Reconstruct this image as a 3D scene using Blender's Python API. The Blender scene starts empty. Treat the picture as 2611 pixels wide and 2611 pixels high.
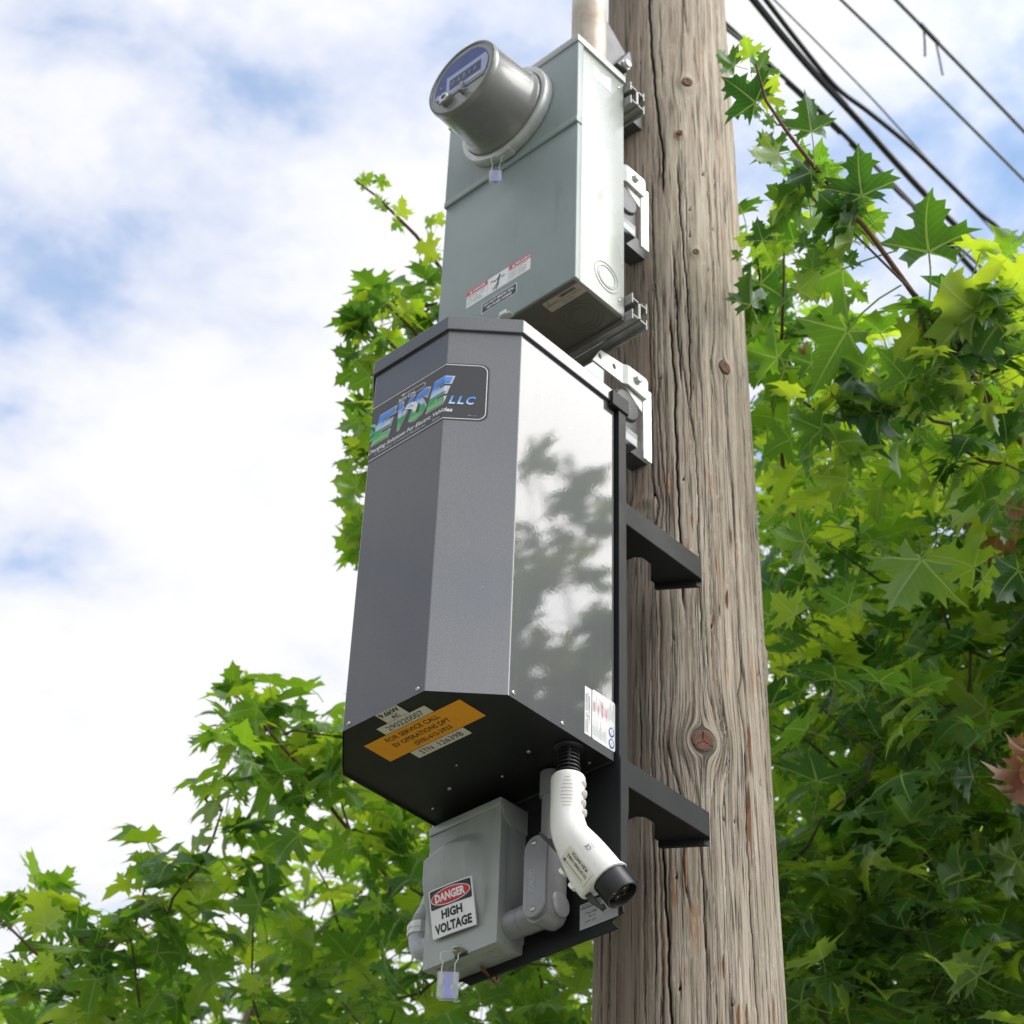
import bpy, bmesh, math, random
import numpy as np
from mathutils import Vector, Matrix, noise
from mathutils.bvhtree import BVHTree
from mathutils.geometry import delaunay_2d_cdt
random.seed(11)
sc = bpy.context.scene
COL = sc.collection
V = Vector

# ------------------------------------------------------------------ camera
cam_d = bpy.data.cameras.new('camera')
cam = bpy.data.objects.new('camera', cam_d)
COL.objects.link(cam)
cam.location = (1.630, -2.081, 1.6)
cam.rotation_euler = (math.radians(128.5), math.radians(-1.747), math.radians(42.493))
cam_d.sensor_width = 36
cam_d.lens = 73.54
cam_d.clip_start = 0.05
cam_d.clip_end = 2000
cam_d.dof.use_dof = True
cam_d.dof.focus_distance = 2.62
cam_d.dof.aperture_fstop = 11.0
sc.camera = cam

# ------------------------------------------------------------------ light
SUN = V((0.70, 0.33, 0.62)).normalized()
world = bpy.data.worlds.new('World')
sc.world = world
world.use_nodes = True


def mt(nt, op, a, b=None, c=None, clamp=False):
    n = nt.nodes.new('ShaderNodeMath')
    n.operation = op
    n.use_clamp = clamp
    for i, x in enumerate((a, b, c)):
        if x is None:
            continue
        if isinstance(x, (int, float)):
            n.inputs[i].default_value = x
        else:
            nt.links.new(x, n.inputs[i])
    return n.outputs[0]


def ramp(nt, fac, stops, interp='LINEAR'):
    n = nt.nodes.new('ShaderNodeValToRGB')
    n.color_ramp.interpolation = interp
    el = n.color_ramp.elements
    while len(el) < len(stops):
        el.new(0.5)
    for e, (p, c) in zip(el, stops):
        e.position = p
        e.color = tuple(c) + (1,) if len(c) == 3 else c
    nt.links.new(fac, n.inputs[0])
    return n.outputs[0]


def mixc(nt, fac, a, b, mode='MIX'):
    n = nt.nodes.new('ShaderNodeMix')
    n.data_type = 'RGBA'
    n.blend_type = mode
    for k, x in ((0, fac), (6, a), (7, b)):
        if isinstance(x, (int, float)):
            n.inputs[k].default_value = x
        elif isinstance(x, tuple):
            n.inputs[k].default_value = x + (1,) if len(x) == 3 else x
        else:
            nt.links.new(x, n.inputs[k])
    return n.outputs[2]


def noise_tex(nt, vec, scale, detail=4, rough=0.5, dist=0.0):
    n = nt.nodes.new('ShaderNodeTexNoise')
    n.inputs['Scale'].default_value = scale
    n.inputs['Detail'].default_value = detail
    n.inputs['Roughness'].default_value = rough
    n.inputs['Distortion'].default_value = dist
    if vec is not None:
        nt.links.new(vec, n.inputs['Vector'])
    return n.outputs['Fac']


def mapping(nt, vec, scale=(1, 1, 1), loc=(0, 0, 0)):
    n = nt.nodes.new('ShaderNodeMapping')
    n.inputs['Scale'].default_value = scale
    n.inputs['Location'].default_value = loc
    nt.links.new(vec, n.inputs['Vector'])
    return n.outputs[0]


nt = world.node_tree
bg = nt.nodes['Background']
sky = nt.nodes.new('ShaderNodeTexSky')
sky.sky_type = 'NISHITA'
sky.sun_disc = False
sky.sun_elevation = math.asin(SUN.z)
sky.sun_rotation = math.atan2(SUN.x, SUN.y)
sky.air_density = 1.0
sky.dust_density = 0.3
sky.ozone_density = 2.0
tc = nt.nodes.new('ShaderNodeTexCoord')
# project the view direction on a flat cloud layer so clouds shrink to the horizon
sep = nt.nodes.new('ShaderNodeSeparateXYZ')
nt.links.new(tc.outputs['Generated'], sep.inputs[0])
zc = mt(nt, 'MAXIMUM', sep.outputs[2], 0.06)
comb = nt.nodes.new('ShaderNodeCombineXYZ')
nt.links.new(mt(nt, 'DIVIDE', sep.outputs[0], zc), comb.inputs[0])
nt.links.new(mt(nt, 'DIVIDE', sep.outputs[1], zc), comb.inputs[1])
cv = comb.outputs[0]
n1 = noise_tex(nt, mapping(nt, cv, (1, 1, 1), (3.1, 1.7, 0)), 6.5, 9, 0.58, 0.15)
n2 = noise_tex(nt, mapping(nt, cv, (1, 1, 1), (7.3, 2.2, 0)), 1.6, 3, 0.5)
dens = mt(nt, 'ADD', mt(nt, 'MULTIPLY', n1, 0.62), mt(nt, 'MULTIPLY', n2, 0.38))
# thinner places in the cloud layer, where the photograph shows blue
for d, k, w in (((-0.640, 0.345, 0.686), .125, 900), ((-0.547, 0.386, 0.743), .015, 1500),
                ((-0.530, 0.350, 0.771), -.05, 300), ((-0.300, 0.600, 0.742), .125, 230),
                ((-0.380, 0.548, 0.745), .07, 900), ((-0.371, 0.645, 0.668), .07, 500),
                ((-0.702, 0.394, 0.593), .09, 900), ((-0.640, 0.470, 0.605), -.12, 130),
                ((-0.600, 0.350, 0.720), -.03, 900)):
    vm = nt.nodes.new('ShaderNodeVectorMath')
    vm.operation = 'DOT_PRODUCT'
    nt.links.new(tc.outputs['Generated'], vm.inputs[0])
    vm.inputs[1].default_value = V(d).normalized()
    e = mt(nt, 'POWER', 2.718, mt(nt, 'MULTIPLY', mt(nt, 'SUBTRACT', vm.outputs['Value'], 1.0), float(w)))
    dens = mt(nt, 'SUBTRACT', dens, mt(nt, 'MULTIPLY', e, float(k)))
cover = ramp(nt, dens, [(0.28, (0.25, 0.25, 0.25)), (0.36, (.5, .5, .5)), (0.42, (.82, .82, .82)), (0.50, (1, 1, 1))])
cl_col = ramp(nt, dens, [(0.32, (5.0, 5.8, 7.3)), (0.40, (5.5, 5.85, 6.9)), (0.48, (6.1, 6.25, 6.75)), (0.56, (6.7, 6.75, 6.85))])
sky_c = mixc(nt, 1.0, sky.outputs[0], (1.45, 1.75, 1.80), 'MULTIPLY')
# clouds scatter forward: they are brighter the nearer they stand to the veiled sun
vm = nt.nodes.new('ShaderNodeVectorMath')
vm.operation = 'DOT_PRODUCT'
nt.links.new(tc.outputs['Generated'], vm.inputs[0])
vm.inputs[1].default_value = SUN
gl_ = mt(nt, 'ADD', mt(nt, 'MULTIPLY', mt(nt, 'POWER', mt(nt, 'MAXIMUM', vm.outputs['Value'], 0.0), 3.0), 1.45), 0.95)
vs_ = nt.nodes.new('ShaderNodeVectorMath')
vs_.operation = 'SCALE'
nt.links.new(cl_col, vs_.inputs[0])
nt.links.new(gl_, vs_.inputs['Scale'])
nt.links.new(mixc(nt, cover, sky_c, vs_.outputs[0]), bg.inputs[0])
bg.inputs[1].default_value = 0.1

sun_d = bpy.data.lights.new('sun', 'SUN')
sun_d.energy = 2.1
sun_d.angle = math.radians(44)
sun_d.color = (1.0, 0.965, 0.90)
sun = bpy.data.objects.new('sun', sun_d)
sun.rotation_euler = SUN.to_track_quat('Z', 'Y').to_euler()
COL.objects.link(sun)

sc.view_settings.view_transform = 'Standard'
sc.view_settings.look = 'None'
sc.view_settings.exposure = 0.65
sc.view_settings.gamma = 1.0
sc.view_settings.use_curve_mapping = False
sc.cycles.max_bounces = 8
sc.cycles.transparent_max_bounces = 16
sc.cycles.use_denoising = True


# ------------------------------------------------------------------ materials
def mat(name, base, rough=0.5, metal=0.0, spec=0.5, coat=0.0, coat_r=0.1, trans=0.0, ior=1.5,
        var=0.0, vscale=8.0, bump=0.0, bscale=400.0, bdist=0.001, dirt=0.0, vcol=None):
    m = bpy.data.materials.new(name)
    m.use_nodes = True
    nt = m.node_tree
    b = nt.nodes['Principled BSDF']
    b.inputs['Base Color'].default_value = tuple(base) + (1,)
    b.inputs['Roughness'].default_value = rough
    b.inputs['Metallic'].default_value = metal
    b.inputs['Specular IOR Level'].default_value = spec
    b.inputs['Coat Weight'].default_value = coat
    b.inputs['Coat Roughness'].default_value = coat_r
    b.inputs['Transmission Weight'].default_value = trans
    b.inputs['IOR'].default_value = ior
    tc = nt.nodes.new('ShaderNodeTexCoord')
    oc = tc.outputs['Object']
    if var or dirt:
        f = noise_tex(nt, oc, vscale, 6, 0.6)
        c2 = vcol if vcol else tuple(x * (1 - var) for x in base)
        col = mixc(nt, ramp(nt, f, [(0.35, (0, 0, 0)), (0.68, (1, 1, 1))]), tuple(base), tuple(c2))
        if dirt:
            f2 = noise_tex(nt, mapping(nt, oc, (1, 1, 0.16)), vscale * 8, 8, 0.72)
            col = mixc(nt, mt(nt, 'MULTIPLY', ramp(nt, f2, [(0.56, (0, 0, 0)), (0.72, (1, 1, 1))]), dirt), col,
                       (0.09, 0.075, 0.055))
        nt.links.new(col, b.inputs['Base Color'])
        r = mt(nt, 'ADD', mt(nt, 'MULTIPLY', mt(nt, 'SUBTRACT', f, 0.5), 0.25), rough, clamp=True)
        nt.links.new(r, b.inputs['Roughness'])
    if bump:
        f = noise_tex(nt, oc, bscale, 3, 0.5)
        bn = nt.nodes.new('ShaderNodeBump')
        bn.inputs['Strength'].default_value = bump
        bn.inputs['Distance'].default_value = bdist
        nt.links.new(f, bn.inputs['Height'])
        nt.links.new(bn.outputs[0], b.inputs['Normal'])
        if coat:
            nt.links.new(bn.outputs[0], b.inputs['Coat Normal'])
    return m


GREY = mat('grey_enamel', (0.25, 0.30, 0.292), 0.38, spec=0.5, var=0.14, vscale=5, bump=0.12, bscale=900, bdist=0.0004, dirt=0.28)
GREY_C = mat('light_grey_enamel', (0.30, 0.325, 0.30), 0.33, spec=0.6, var=0.12, vscale=9, bump=0.12, bscale=900, bdist=0.0004, dirt=0.25)
GREY_LIT = mat('pale_grey_enamel', (0.36, 0.38, 0.35), 0.26, spec=0.7, var=0.08, vscale=6, bump=0.1, bscale=900, bdist=0.0004, dirt=0.25)  # grey enamel lightened: the bright side's glare is put into the colour
PVC = mat('grey_pvc', (0.23, 0.235, 0.24), 0.32, var=0.1, vscale=20, bump=0.1, bscale=300, bdist=0.0004, dirt=0.1)
COVER = mat('meter_cover_plastic', (0.21, 0.212, 0.195), 0.27, spec=0.6, var=0.06, vscale=10, coat=0.25, coat_r=0.12, dirt=0.1)
GALV = mat('galvanised_steel', (0.66, 0.67, 0.64), 0.42, metal=0.35, var=0.2, vscale=60, bump=0.15, bscale=300, bdist=0.0005, dirt=0.15)
STEEL = mat('stainless_steel', (0.55, 0.54, 0.51), 0.28, metal=0.9, var=0.2, vscale=90)
BRASS = mat('brass_pin', (0.6, 0.45, 0.2), 0.3, metal=0.9)
BLACKP = mat('black_plastic', (0.018, 0.018, 0.021), 0.42, var=0.2, vscale=40, bump=0.1, bscale=900, bdist=0.0003)
RUBBER = mat('black_rubber', (0.012, 0.012, 0.012), 0.6, var=0.2, vscale=40)
WHITEP = mat('white_plastic', (0.86, 0.845, 0.79), 0.36, var=0.05, vscale=25, dirt=0.16)
BLACKM = mat('black_painted_steel', (0.015, 0.016, 0.017), 0.55, spec=0.28, var=0.3, vscale=12, bump=0.15, bscale=1200, bdist=0.0003)
DARKU = mat('dark_underside_paint', (0.012, 0.014, 0.012), 0.5, var=0.2, vscale=12)  # near-black colour of the cabinet bottom panel and the small slots
RUST = mat('rusty_iron', (0.16, 0.055, 0.025), 0.8, var=0.4, vscale=80, bump=0.3, bscale=400)
POLY_SHADE = mat('dark_cast_polymer', (0.075, 0.075, 0.08), 0.45, var=0.2, vscale=30)  # dark polymer; on the riser bracket it stands in for shade
CABLE = mat('cable_jacket', (0.014, 0.014, 0.017), 0.5, var=0.3, vscale=5)
CABLE2 = mat('bare_service_wire', (0.10, 0.11, 0.07), 0.5, var=0.2, vscale=5)
LASH = mat('grey_lashing', (0.13, 0.12, 0.19), 0.4)
GALV2 = mat('dull_galvanised_steel', (0.30, 0.30, 0.28), 0.5, metal=0.3, var=0.2, vscale=60, dirt=0.2)
RISER = mat('weathered_steel_pipe', (0.62, 0.59, 0.50), 0.45, metal=0.2, var=0.35, vscale=9, vcol=(0.34, 0.27, 0.20), dirt=0.35)
GREY_SHADED = mat('grey_enamel_underside', (0.11, 0.105, 0.085), 0.5, var=0.1, vscale=9)  # same grey enamel, darkened to paint the shade under the meter box


def flat(name, c, rough=0.45):
    return mat(name, c, rough, spec=0.4, var=0.05, vscale=60)


P_WHITE = flat('print_white', (0.78, 0.78, 0.77))
P_CREAM = flat('print_cream', (0.72, 0.68, 0.58))
P_BLACK = flat('print_black', (0.016, 0.016, 0.018))
P_NAVY = flat('print_navy', (0.02, 0.035, 0.06))
P_RED = flat('print_red', (0.58, 0.012, 0.02))
P_PINK = flat('print_bright_red', (0.72, 0.05, 0.09))
P_ORANGE = flat('print_orange', (0.90, 0.38, 0.012))
P_BLUE = flat('print_blue', (0.015, 0.08, 0.40))
P_GREY = flat('print_grey', (0.30, 0.31, 0.31))
P_SILVER = flat('print_silver', (0.50, 0.52, 0.53))
P_CHAR = flat('print_charcoal', (0.045, 0.045, 0.047), 0.35)
P_GREEN = flat('print_green', (0.01, 0.34, 0.11))
P_PALEGREEN = flat('print_pale_green', (0.20, 0.55, 0.28))
P_TAUPE = flat('print_taupe', (0.42, 0.36, 0.29))


def gradient(name, stops, z0, z1):
    m = flat(name, (.5, .5, .5))
    nt = m.node_tree
    g = nt.nodes.new('ShaderNodeTexCoord')
    s = nt.nodes.new('ShaderNodeSeparateXYZ')
    nt.links.new(g.outputs['Object'], s.inputs[0])
    f = mt(nt, 'DIVIDE', mt(nt, 'SUBTRACT', s.outputs[2], z0), z1 - z0)
    nt.links.new(ramp(nt, f, stops), nt.nodes['Principled BSDF'].inputs['Base Color'])
    return m


G_LOGO = gradient('logo_gradient', [(0.0, (.30, .62, .22)), (0.22, (.03, .38, .10)), (0.42, (.01, .34, .10)), (0.47, (.55, .62, .80)),
                                    (0.62, (.35, .50, .82)), (0.75, (.05, .22, .72)), (1.0, (.08, .26, .75))], 3.487, 3.537)
G_LLC = gradient('llc_gradient', [(0.0, (.55, .68, .85)), (0.5, (.10, .35, .80)), (1.0, (.07, .28, .78))], 3.486, 3.502)


# clear plastic for the security seals and glossy window of the meter
def glassy(name, col, alpha, rough=0.05):
    m = bpy.data.materials.new(name)
    m.use_nodes = True
    nt = m.node_tree
    b = nt.nodes['Principled BSDF']
    b.inputs['Base Color'].default_value = col + (1,)
    b.inputs['Roughness'].default_value = rough
    b.inputs['Alpha'].default_value = alpha
    return m


CLEAR = glassy('clear_plastic', (0.72, 0.74, 0.78), 0.38)
BLUEP = mat('blue_plastic', (0.10, 0.13, 0.75), 0.25)
PVC_L = mat('pale_grey_pvc', (0.40, 0.42, 0.44), 0.3, var=0.15, vscale=20, dirt=0.2)
M_GLASS = mat('meter_window', (0.022, 0.050, 0.17), 0.08, spec=0.35, var=0.6, vscale=25, vcol=(0.025, 0.065, 0.26))  # clear window; blue sky reflection painted into its base colour
M_FRAME = mat('meter_faceplate', (0.34, 0.37, 0.55), 0.3, spec=0.3)
M_LCD = mat('meter_display', (0.016, 0.035, 0.12), 0.15, spec=0.3)


# dispenser paint: charcoal powder coat with metal flake under a clear coat
def flake_paint(name, base, coat_r):
    m = bpy.data.materials.new(name)
    m.use_nodes = True
    nt = m.node_tree
    b = nt.nodes['Principled BSDF']
    tc = nt.nodes.new('ShaderNodeTexCoord')
    oc = tc.outputs['Object']
    fl = noise_tex(nt, oc, 900, 2, 0.6)
    big = noise_tex(nt, oc, 6, 5, 0.6)
    c = mixc(nt, ramp(nt, fl, [(0.42, (0, 0, 0)), (0.75, (1, 1, 1))]), tuple(x * 0.86 for x in base), tuple(x * 1.45 for x in base))
    c = mixc(nt, mt(nt, 'MULTIPLY', big, 0.35), c, tuple(x * 0.7 for x in base))
    runs = noise_tex(nt, mapping(nt, oc, (55, 55, 1.6)), 1.0, 5, .6)       # faint rain runs and dust
    c = mixc(nt, mt(nt, 'MULTIPLY', ramp(nt, runs, [(0.52, (0, 0, 0)), (0.72, (1, 1, 1))]), .12), c, (0.12, 0.115, 0.10))
    specks = noise_tex(nt, oc, 140, 3, .6)
    c = mixc(nt, mt(nt, 'MULTIPLY', ramp(nt, specks, [(0.70, (0, 0, 0)), (0.74, (1, 1, 1))]), .22), c, (0.20, 0.19, 0.16))
    # metal flake sheen painted into base colour by view angle, to lift the chamfer
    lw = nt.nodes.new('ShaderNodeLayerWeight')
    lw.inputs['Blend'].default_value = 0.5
    flop_sheen = ramp(nt, lw.outputs['Facing'], [(0.14, (3.5, 3.5, 3.4)), (0.40, (.88, .90, .96)), (0.7, (.75, .75, .8))])
    c = mixc(nt, 1.0, c, flop_sheen, 'MULTIPLY')
    nt.links.new(c, b.inputs['Base Color'])
    b.inputs['Metallic'].default_value = 0.5
    b.inputs['Roughness'].default_value = 0.58
    b.inputs['Coat Weight'].default_value = 1.0
    b.inputs['Coat Roughness'].default_value = coat_r
    b.inputs['Coat IOR'].default_value = 1.46
    peel = noise_tex(nt, oc, 230, 2, 0.5)
    fine = noise_tex(nt, oc, 700, 2, 0.5)
    bn = nt.nodes.new('ShaderNodeBump')
    bn.inputs['Strength'].default_value = 0.07
    bn.inputs['Distance'].default_value = 0.0003
    nt.links.new(mt(nt, 'ADD', peel, mt(nt, 'MULTIPLY', fine, 0.25)), bn.inputs['Height'])
    nt.links.new(bn.outputs[0], b.inputs['Coat Normal'])
    nt.links.new(bn.outputs[0], b.inputs['Normal'])
    return m


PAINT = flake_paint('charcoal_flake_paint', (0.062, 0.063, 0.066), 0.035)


# ------------------------------------------------------------------ mesh helpers
class MB:
    def __init__(s):
        s.v = []
        s.f = []

    def add(s, vs, fs):
        o = len(s.v)
        s.v += [tuple(x) for x in vs]
        s.f += [tuple(i + o for i in f) for f in fs]
        return s

    def box(s, a, b):
        (x0, y0, z0), (x1, y1, z1) = a, b
        return s.add([(x0, y0, z0), (x1, y0, z0), (x1, y1, z0), (x0, y1, z0), (x0, y0, z1), (x1, y0, z1), (x1, y1, z1), (x0, y1, z1)],
                     [(0, 3, 2, 1), (4, 5, 6, 7), (0, 1, 5, 4), (1, 2, 6, 5), (2, 3, 7, 6), (3, 0, 4, 7)])

    def prism(s, pts, d, caps=True):
        """pts: 3D polygon, d: extrusion vector"""
        n = len(pts)
        d = V(d)
        vs = [V(p) for p in pts] + [V(p) + d for p in pts]
        fs = [(i, (i + 1) % n, n + (i + 1) % n, n + i) for i in range(n)]
        if caps:
            fs += [tuple(range(n))[::-1], tuple(range(n, 2 * n))]
        return s.add(vs, fs)

    def tube(s, path, r, seg=10, caps=True):
        path = [V(p) for p in path]
        n = len(path)
        rs = r if isinstance(r, (list, tuple)) else [r] * n
        up = None
        vs = []
        for i, p in enumerate(path):
            t = (path[min(i + 1, n - 1)] - path[max(i - 1, 0)]).normalized()
            if up is None:
                up = t.orthogonal().normalized()
            up = (up - t * up.dot(t)).normalized()
            sd = t.cross(up)
            for k in range(seg):
                a = 2 * math.pi * k / seg
                vs.append(p + (up * math.cos(a) + sd * math.sin(a)) * rs[i])
        fs = []
        for i in range(n - 1):
            for k in range(seg):
                k2 = (k + 1) % seg
                fs.append((i * seg + k, i * seg + k2, (i + 1) * seg + k2, (i + 1) * seg + k))
        if caps:
            fs += [tuple(range(seg))[::-1], tuple(range((n - 1) * seg, n * seg))]
        return s.add(vs, fs)

    def lathe(s, o, axis, prof, seg=48, cap0=True, cap1=True):
        """prof: (radius, distance along the axis)"""
        o = V(o)
        ax = V(axis).normalized()
        e1 = ax.orthogonal().normalized()
        e2 = ax.cross(e1)
        vs = []
        for r, d in prof:
            for k in range(seg):
                a = 2 * math.pi * k / seg
                vs.append(o + ax * d + (e1 * math.cos(a) + e2 * math.sin(a)) * r)
        fs = []
        for i in range(len(prof) - 1):
            for k in range(seg):
                k2 = (k + 1) % seg
                fs.append((i * seg + k, i * seg + k2, (i + 1) * seg + k2, (i + 1) * seg + k))
        if cap0:
            fs.append(tuple(range(seg))[::-1])
        if cap1:
            fs.append(tuple(range((len(prof) - 1) * seg, len(prof) * seg)))
        return s.add(vs, fs)

    def ringflat(s, o, axis, r0, r1, seg=40, h=0.0006):
        return s.lathe(o, axis, [(r0, -h), (r0, h), (r1, h), (r1, -h)], seg, False, False)

    def build(s, name, m, parent=None, smooth=False, bevel=0.0, bseg=2, angle=35):
        me = bpy.data.meshes.new(name)
        me.from_pydata(s.v, [], s.f)
        bm = bmesh.new()
        bm.from_mesh(me)
        bmesh.ops.remove_doubles(bm, verts=bm.verts, dist=1e-6)
        bmesh.ops.recalc_face_normals(bm, faces=bm.faces)
        if bevel:
            es = [e for e in bm.edges if len(e.link_faces) == 2 and e.calc_face_angle(0) > math.radians(30)]
            bmesh.ops.bevel(bm, geom=es, offset=bevel, segments=bseg, profile=0.5, affect='EDGES', clamp_overlap=True)
        if smooth:
            for f in bm.faces:
                f.smooth = True
            for e in bm.edges:
                if len(e.link_faces) == 2 and e.calc_face_angle(0) > math.radians(angle):
                    e.smooth = False
        bm.to_mesh(me)
        bm.free()
        me.materials.append(m)
        return link(name, me, parent)


def link(name, me, parent=None):
    o = bpy.data.objects.new(name, me)
    COL.objects.link(o)
    if parent is not None:
        o.parent = parent
        w = V((0, 0, 0))
        p = parent
        while p is not None:
            w += p.location
            p = p.parent
        o.location = -w
    return o


def thing(name, label, cat, loc=(0, 0, 0), group=None):
    o = bpy.data.objects.new(name, None)
    o.empty_display_size = 0.05
    COL.objects.link(o)
    o.location = loc
    tag(o, label, cat, group)
    return o


def tag(o, label, cat, group=None):
    o['label'] = label
    o['category'] = cat
    if group:
        o['group'] = group
    return o


# children are built in world coordinates; the parent's own offset is taken off again
_tcache = {}


def text_geo(s, bold=0.0):
    k = (s, bold)
    if k not in _tcache:
        cu = bpy.data.curves.new('t', 'FONT')
        cu.body = s
        cu.offset = bold
        cu.resolution_u = 2
        ob = bpy.data.objects.new('t', cu)
        COL.objects.link(ob)
        me = bpy.data.meshes.new_from_object(ob)
        vs = [(v.co.x, v.co.y) for v in me.vertices]
        fs = [tuple(p.vertices) for p in me.polygons]
        bpy.data.objects.remove(ob)
        bpy.data.meshes.remove(me)
        xs = [v[0] for v in vs]
        ys = [v[1] for v in vs]
        x0, x1, y0, y1 = min(xs), max(xs), min(ys), max(ys)
        vs = [((x - x0) / (x1 - x0), (y - y0) / (y1 - y0)) for x, y in vs]
        _tcache[k] = (vs, fs)
    return _tcache[k]


class Decal:
    """flat print laid out in (x, y) and mapped on a real surface by f(x, y, height)"""

    def __init__(s, f, step=0.00028, cuts=(), ycuts=()):
        s.f = f
        s.step = step
        s.cuts = cuts
        s.ycuts = ycuts
        s.items = []

    def raw(s, m, layer, vs, fs, name='print'):
        s.items.append((name, m, layer, vs, fs))

    def poly(s, m, pts, layer=1, name='print'):
        s.raw(m, layer, list(pts), [tuple(range(len(pts)))], name)

    def rect(s, m, x0, y0, x1, y1, layer=1, r=0.0, name='print'):
        if r == 0:
            pts = [(x0, y0), (x1, y0), (x1, y1), (x0, y1)]
        else:
            pts = []
            for cx, cy, a0 in ((x1 - r, y0 + r, -90), (x1 - r, y1 - r, 0), (x0 + r, y1 - r, 90), (x0 + r, y0 + r, 180)):
                for k in range(7):
                    a = math.radians(a0 + 15 * k)
                    pts.append((cx + r * math.cos(a), cy + r * math.sin(a)))
        s.poly(m, pts, layer, name)

    def frame(s, m, x0, y0, x1, y1, t, layer=2, r=0.0):
        def ring(i):
            pts = []
            rr = max(r - i, 1e-5)
            for cx, cy, a0 in ((x1 - i - rr, y0 + i + rr, -90), (x1 - i - rr, y1 - i - rr, 0), (x0 + i + rr, y1 - i - rr, 90), (x0 + i + rr, y0 + i + rr, 180)):
                for k in range(7):
                    a = math.radians(a0 + 15 * k)
                    pts.append((cx + rr * math.cos(a), cy + rr * math.sin(a)))
            return pts
        a, b = ring(0), ring(t)
        n = len(a)
        s.raw(m, layer, a + b, [(i, (i + 1) % n, n + (i + 1) % n, n + i) for i in range(n)])

    def disc(s, m, cx, cy, rx, ry=None, layer=1, n=24, a0=0):
        ry = ry or rx
        s.poly(m, [(cx + rx * math.cos(2 * math.pi * k / n + a0), cy + ry * math.sin(2 * math.pi * k / n + a0)) for k in range(n)], layer)

    def line(s, m, pts, w, layer=2):
        for i, ((x0, y0), (x1, y1)) in enumerate(zip(pts, pts[1:])):
            L = math.hypot(x1 - x0, y1 - y0) or 1
            nx, ny = -(y1 - y0) / L * w / 2, (x1 - x0) / L * w / 2
            s.raw(m, layer + 0.1 * (i % 2), [(x0 + nx, y0 + ny), (x1 + nx, y1 + ny), (x1 - nx, y1 - ny), (x0 - nx, y0 - ny)], [(0, 1, 2, 3)])

    def text(s, m, t, x, y, w, h, layer=2, shear=0.0, bold=0.0, rot=0.0):
        """x, y: lower left corner of the word's box"""
        vs, fs = text_geo(t, bold)
        c, sn = math.cos(rot), math.sin(rot)
        out = []
        for a, b in vs:
            px, py = a * w + shear * b * h, b * h
            out.append((x + px * c - py * sn, y + px * sn + py * c))
        s.raw(m, layer, out, fs, 'lettering')

    def build(s, name, parent, base=None, label=None):
        """the lowest sheet is the part, everything printed on it its sub-parts"""
        groups = {}
        for nm, m, layer, vs, fs in s.items:
            bm = bmesh.new()
            bv = [bm.verts.new((p[0], p[1], 0)) for p in vs]
            for f in fs:
                try:
                    bm.faces.new([bv[i] for i in f])
                except ValueError:
                    pass
            for c in s.cuts:
                g = bm.verts[:] + bm.edges[:] + bm.faces[:]
                bmesh.ops.bisect_plane(bm, geom=g, plane_co=(c, 0, 0), plane_no=(1, 0, 0))
            for c in s.ycuts:
                g = bm.verts[:] + bm.edges[:] + bm.faces[:]
                bmesh.ops.bisect_plane(bm, geom=g, plane_co=(0, c, 0), plane_no=(0, 1, 0))
            bm.verts.index_update()
            vv = [s.f(v.co.x, v.co.y, (layer + 1) * s.step) for v in bm.verts]
            ff = [tuple(v.index for v in f.verts) for f in bm.faces]
            bm.free()
            key = ('sheet', 'sheet') if layer == 0 else (nm, m.name)
            g = groups.setdefault(key, (m, []))
            g[1].append((vv, ff))
        root = None
        for key in sorted(groups, key=lambda k: k != ('sheet', 'sheet')):
            m, lst = groups[key]
            mb = MB()
            for vv, ff in lst:
                mb.add(vv, ff)
            me = bpy.data.meshes.new(name)
            me.from_pydata(mb.v, [], mb.f)
            me.materials.append(m)
            if key == ('sheet', 'sheet'):
                root = link(name, me, parent)
                if label:
                    root['label'] = label
            else:
                link(key[0], me, root if root is not None else parent)
        return root


def on_plane(o, ex, ey):
    o, ex, ey = V(o), V(ex), V(ey)
    n = ex.cross(ey).normalized()
    return lambda x, y, h: o + ex * x + ey * y + n * h


def screw(c, n, r, parent, name='screw', m=None, hexa=False):
    if hexa:
        o = MB().lathe(c, n, [(r * 1.25, 0), (r * 1.25, r * .25), (r, r * .26), (r, r * 1.0), (r * .8, r * 1.1)], 6, False)
    else:
        o = MB().lathe(c, n, [(r, 0), (r * .98, r * .25), (r * .75, r * .55), (r * .4, r * .66), (r * .38, r * .35), (.0001, r * .3)], 14, False)
    return o.build(name, m or STEEL, parent, smooth=True)

# ------------------------------------------------------------------ ground
def ground_mat():
    m = mat('grass_ground', (0.05, 0.075, 0.025), 0.9, var=0.5, vscale=0.6, vcol=(0.10, 0.10, 0.045), bump=0.4, bscale=30, bdist=0.02)
    return m


g = MB().add([(-150, -150, 0), (150, -150, 0), (150, 150, 0), (-150, 150, 0)], [(0, 1, 2, 3)]).build('ground', ground_mat())
g['kind'] = 'structure'
CONC = mat('concrete', (0.40, 0.385, 0.35), 0.85, var=0.2, vscale=2, bump=0.3, bscale=60, bdist=0.003, dirt=0.15)
g = MB().box((-0.35, -60, 0.004), (2.4, 60, 0.12)).build('pavement', CONC)
g.location = (0.9, 0, 0)
g['kind'] = 'structure'
ASPH = mat('asphalt', (0.055, 0.055, 0.056), 0.9, var=0.2, vscale=3, bump=0.4, bscale=90, bdist=0.004)
g = MB().add([(3.35, -60, 0.006), (11, -60, 0.006), (11, 60, 0.006), (3.35, 60, 0.006)], [(0, 1, 2, 3)]).build('road', ASPH)
g['kind'] = 'structure'

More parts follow.
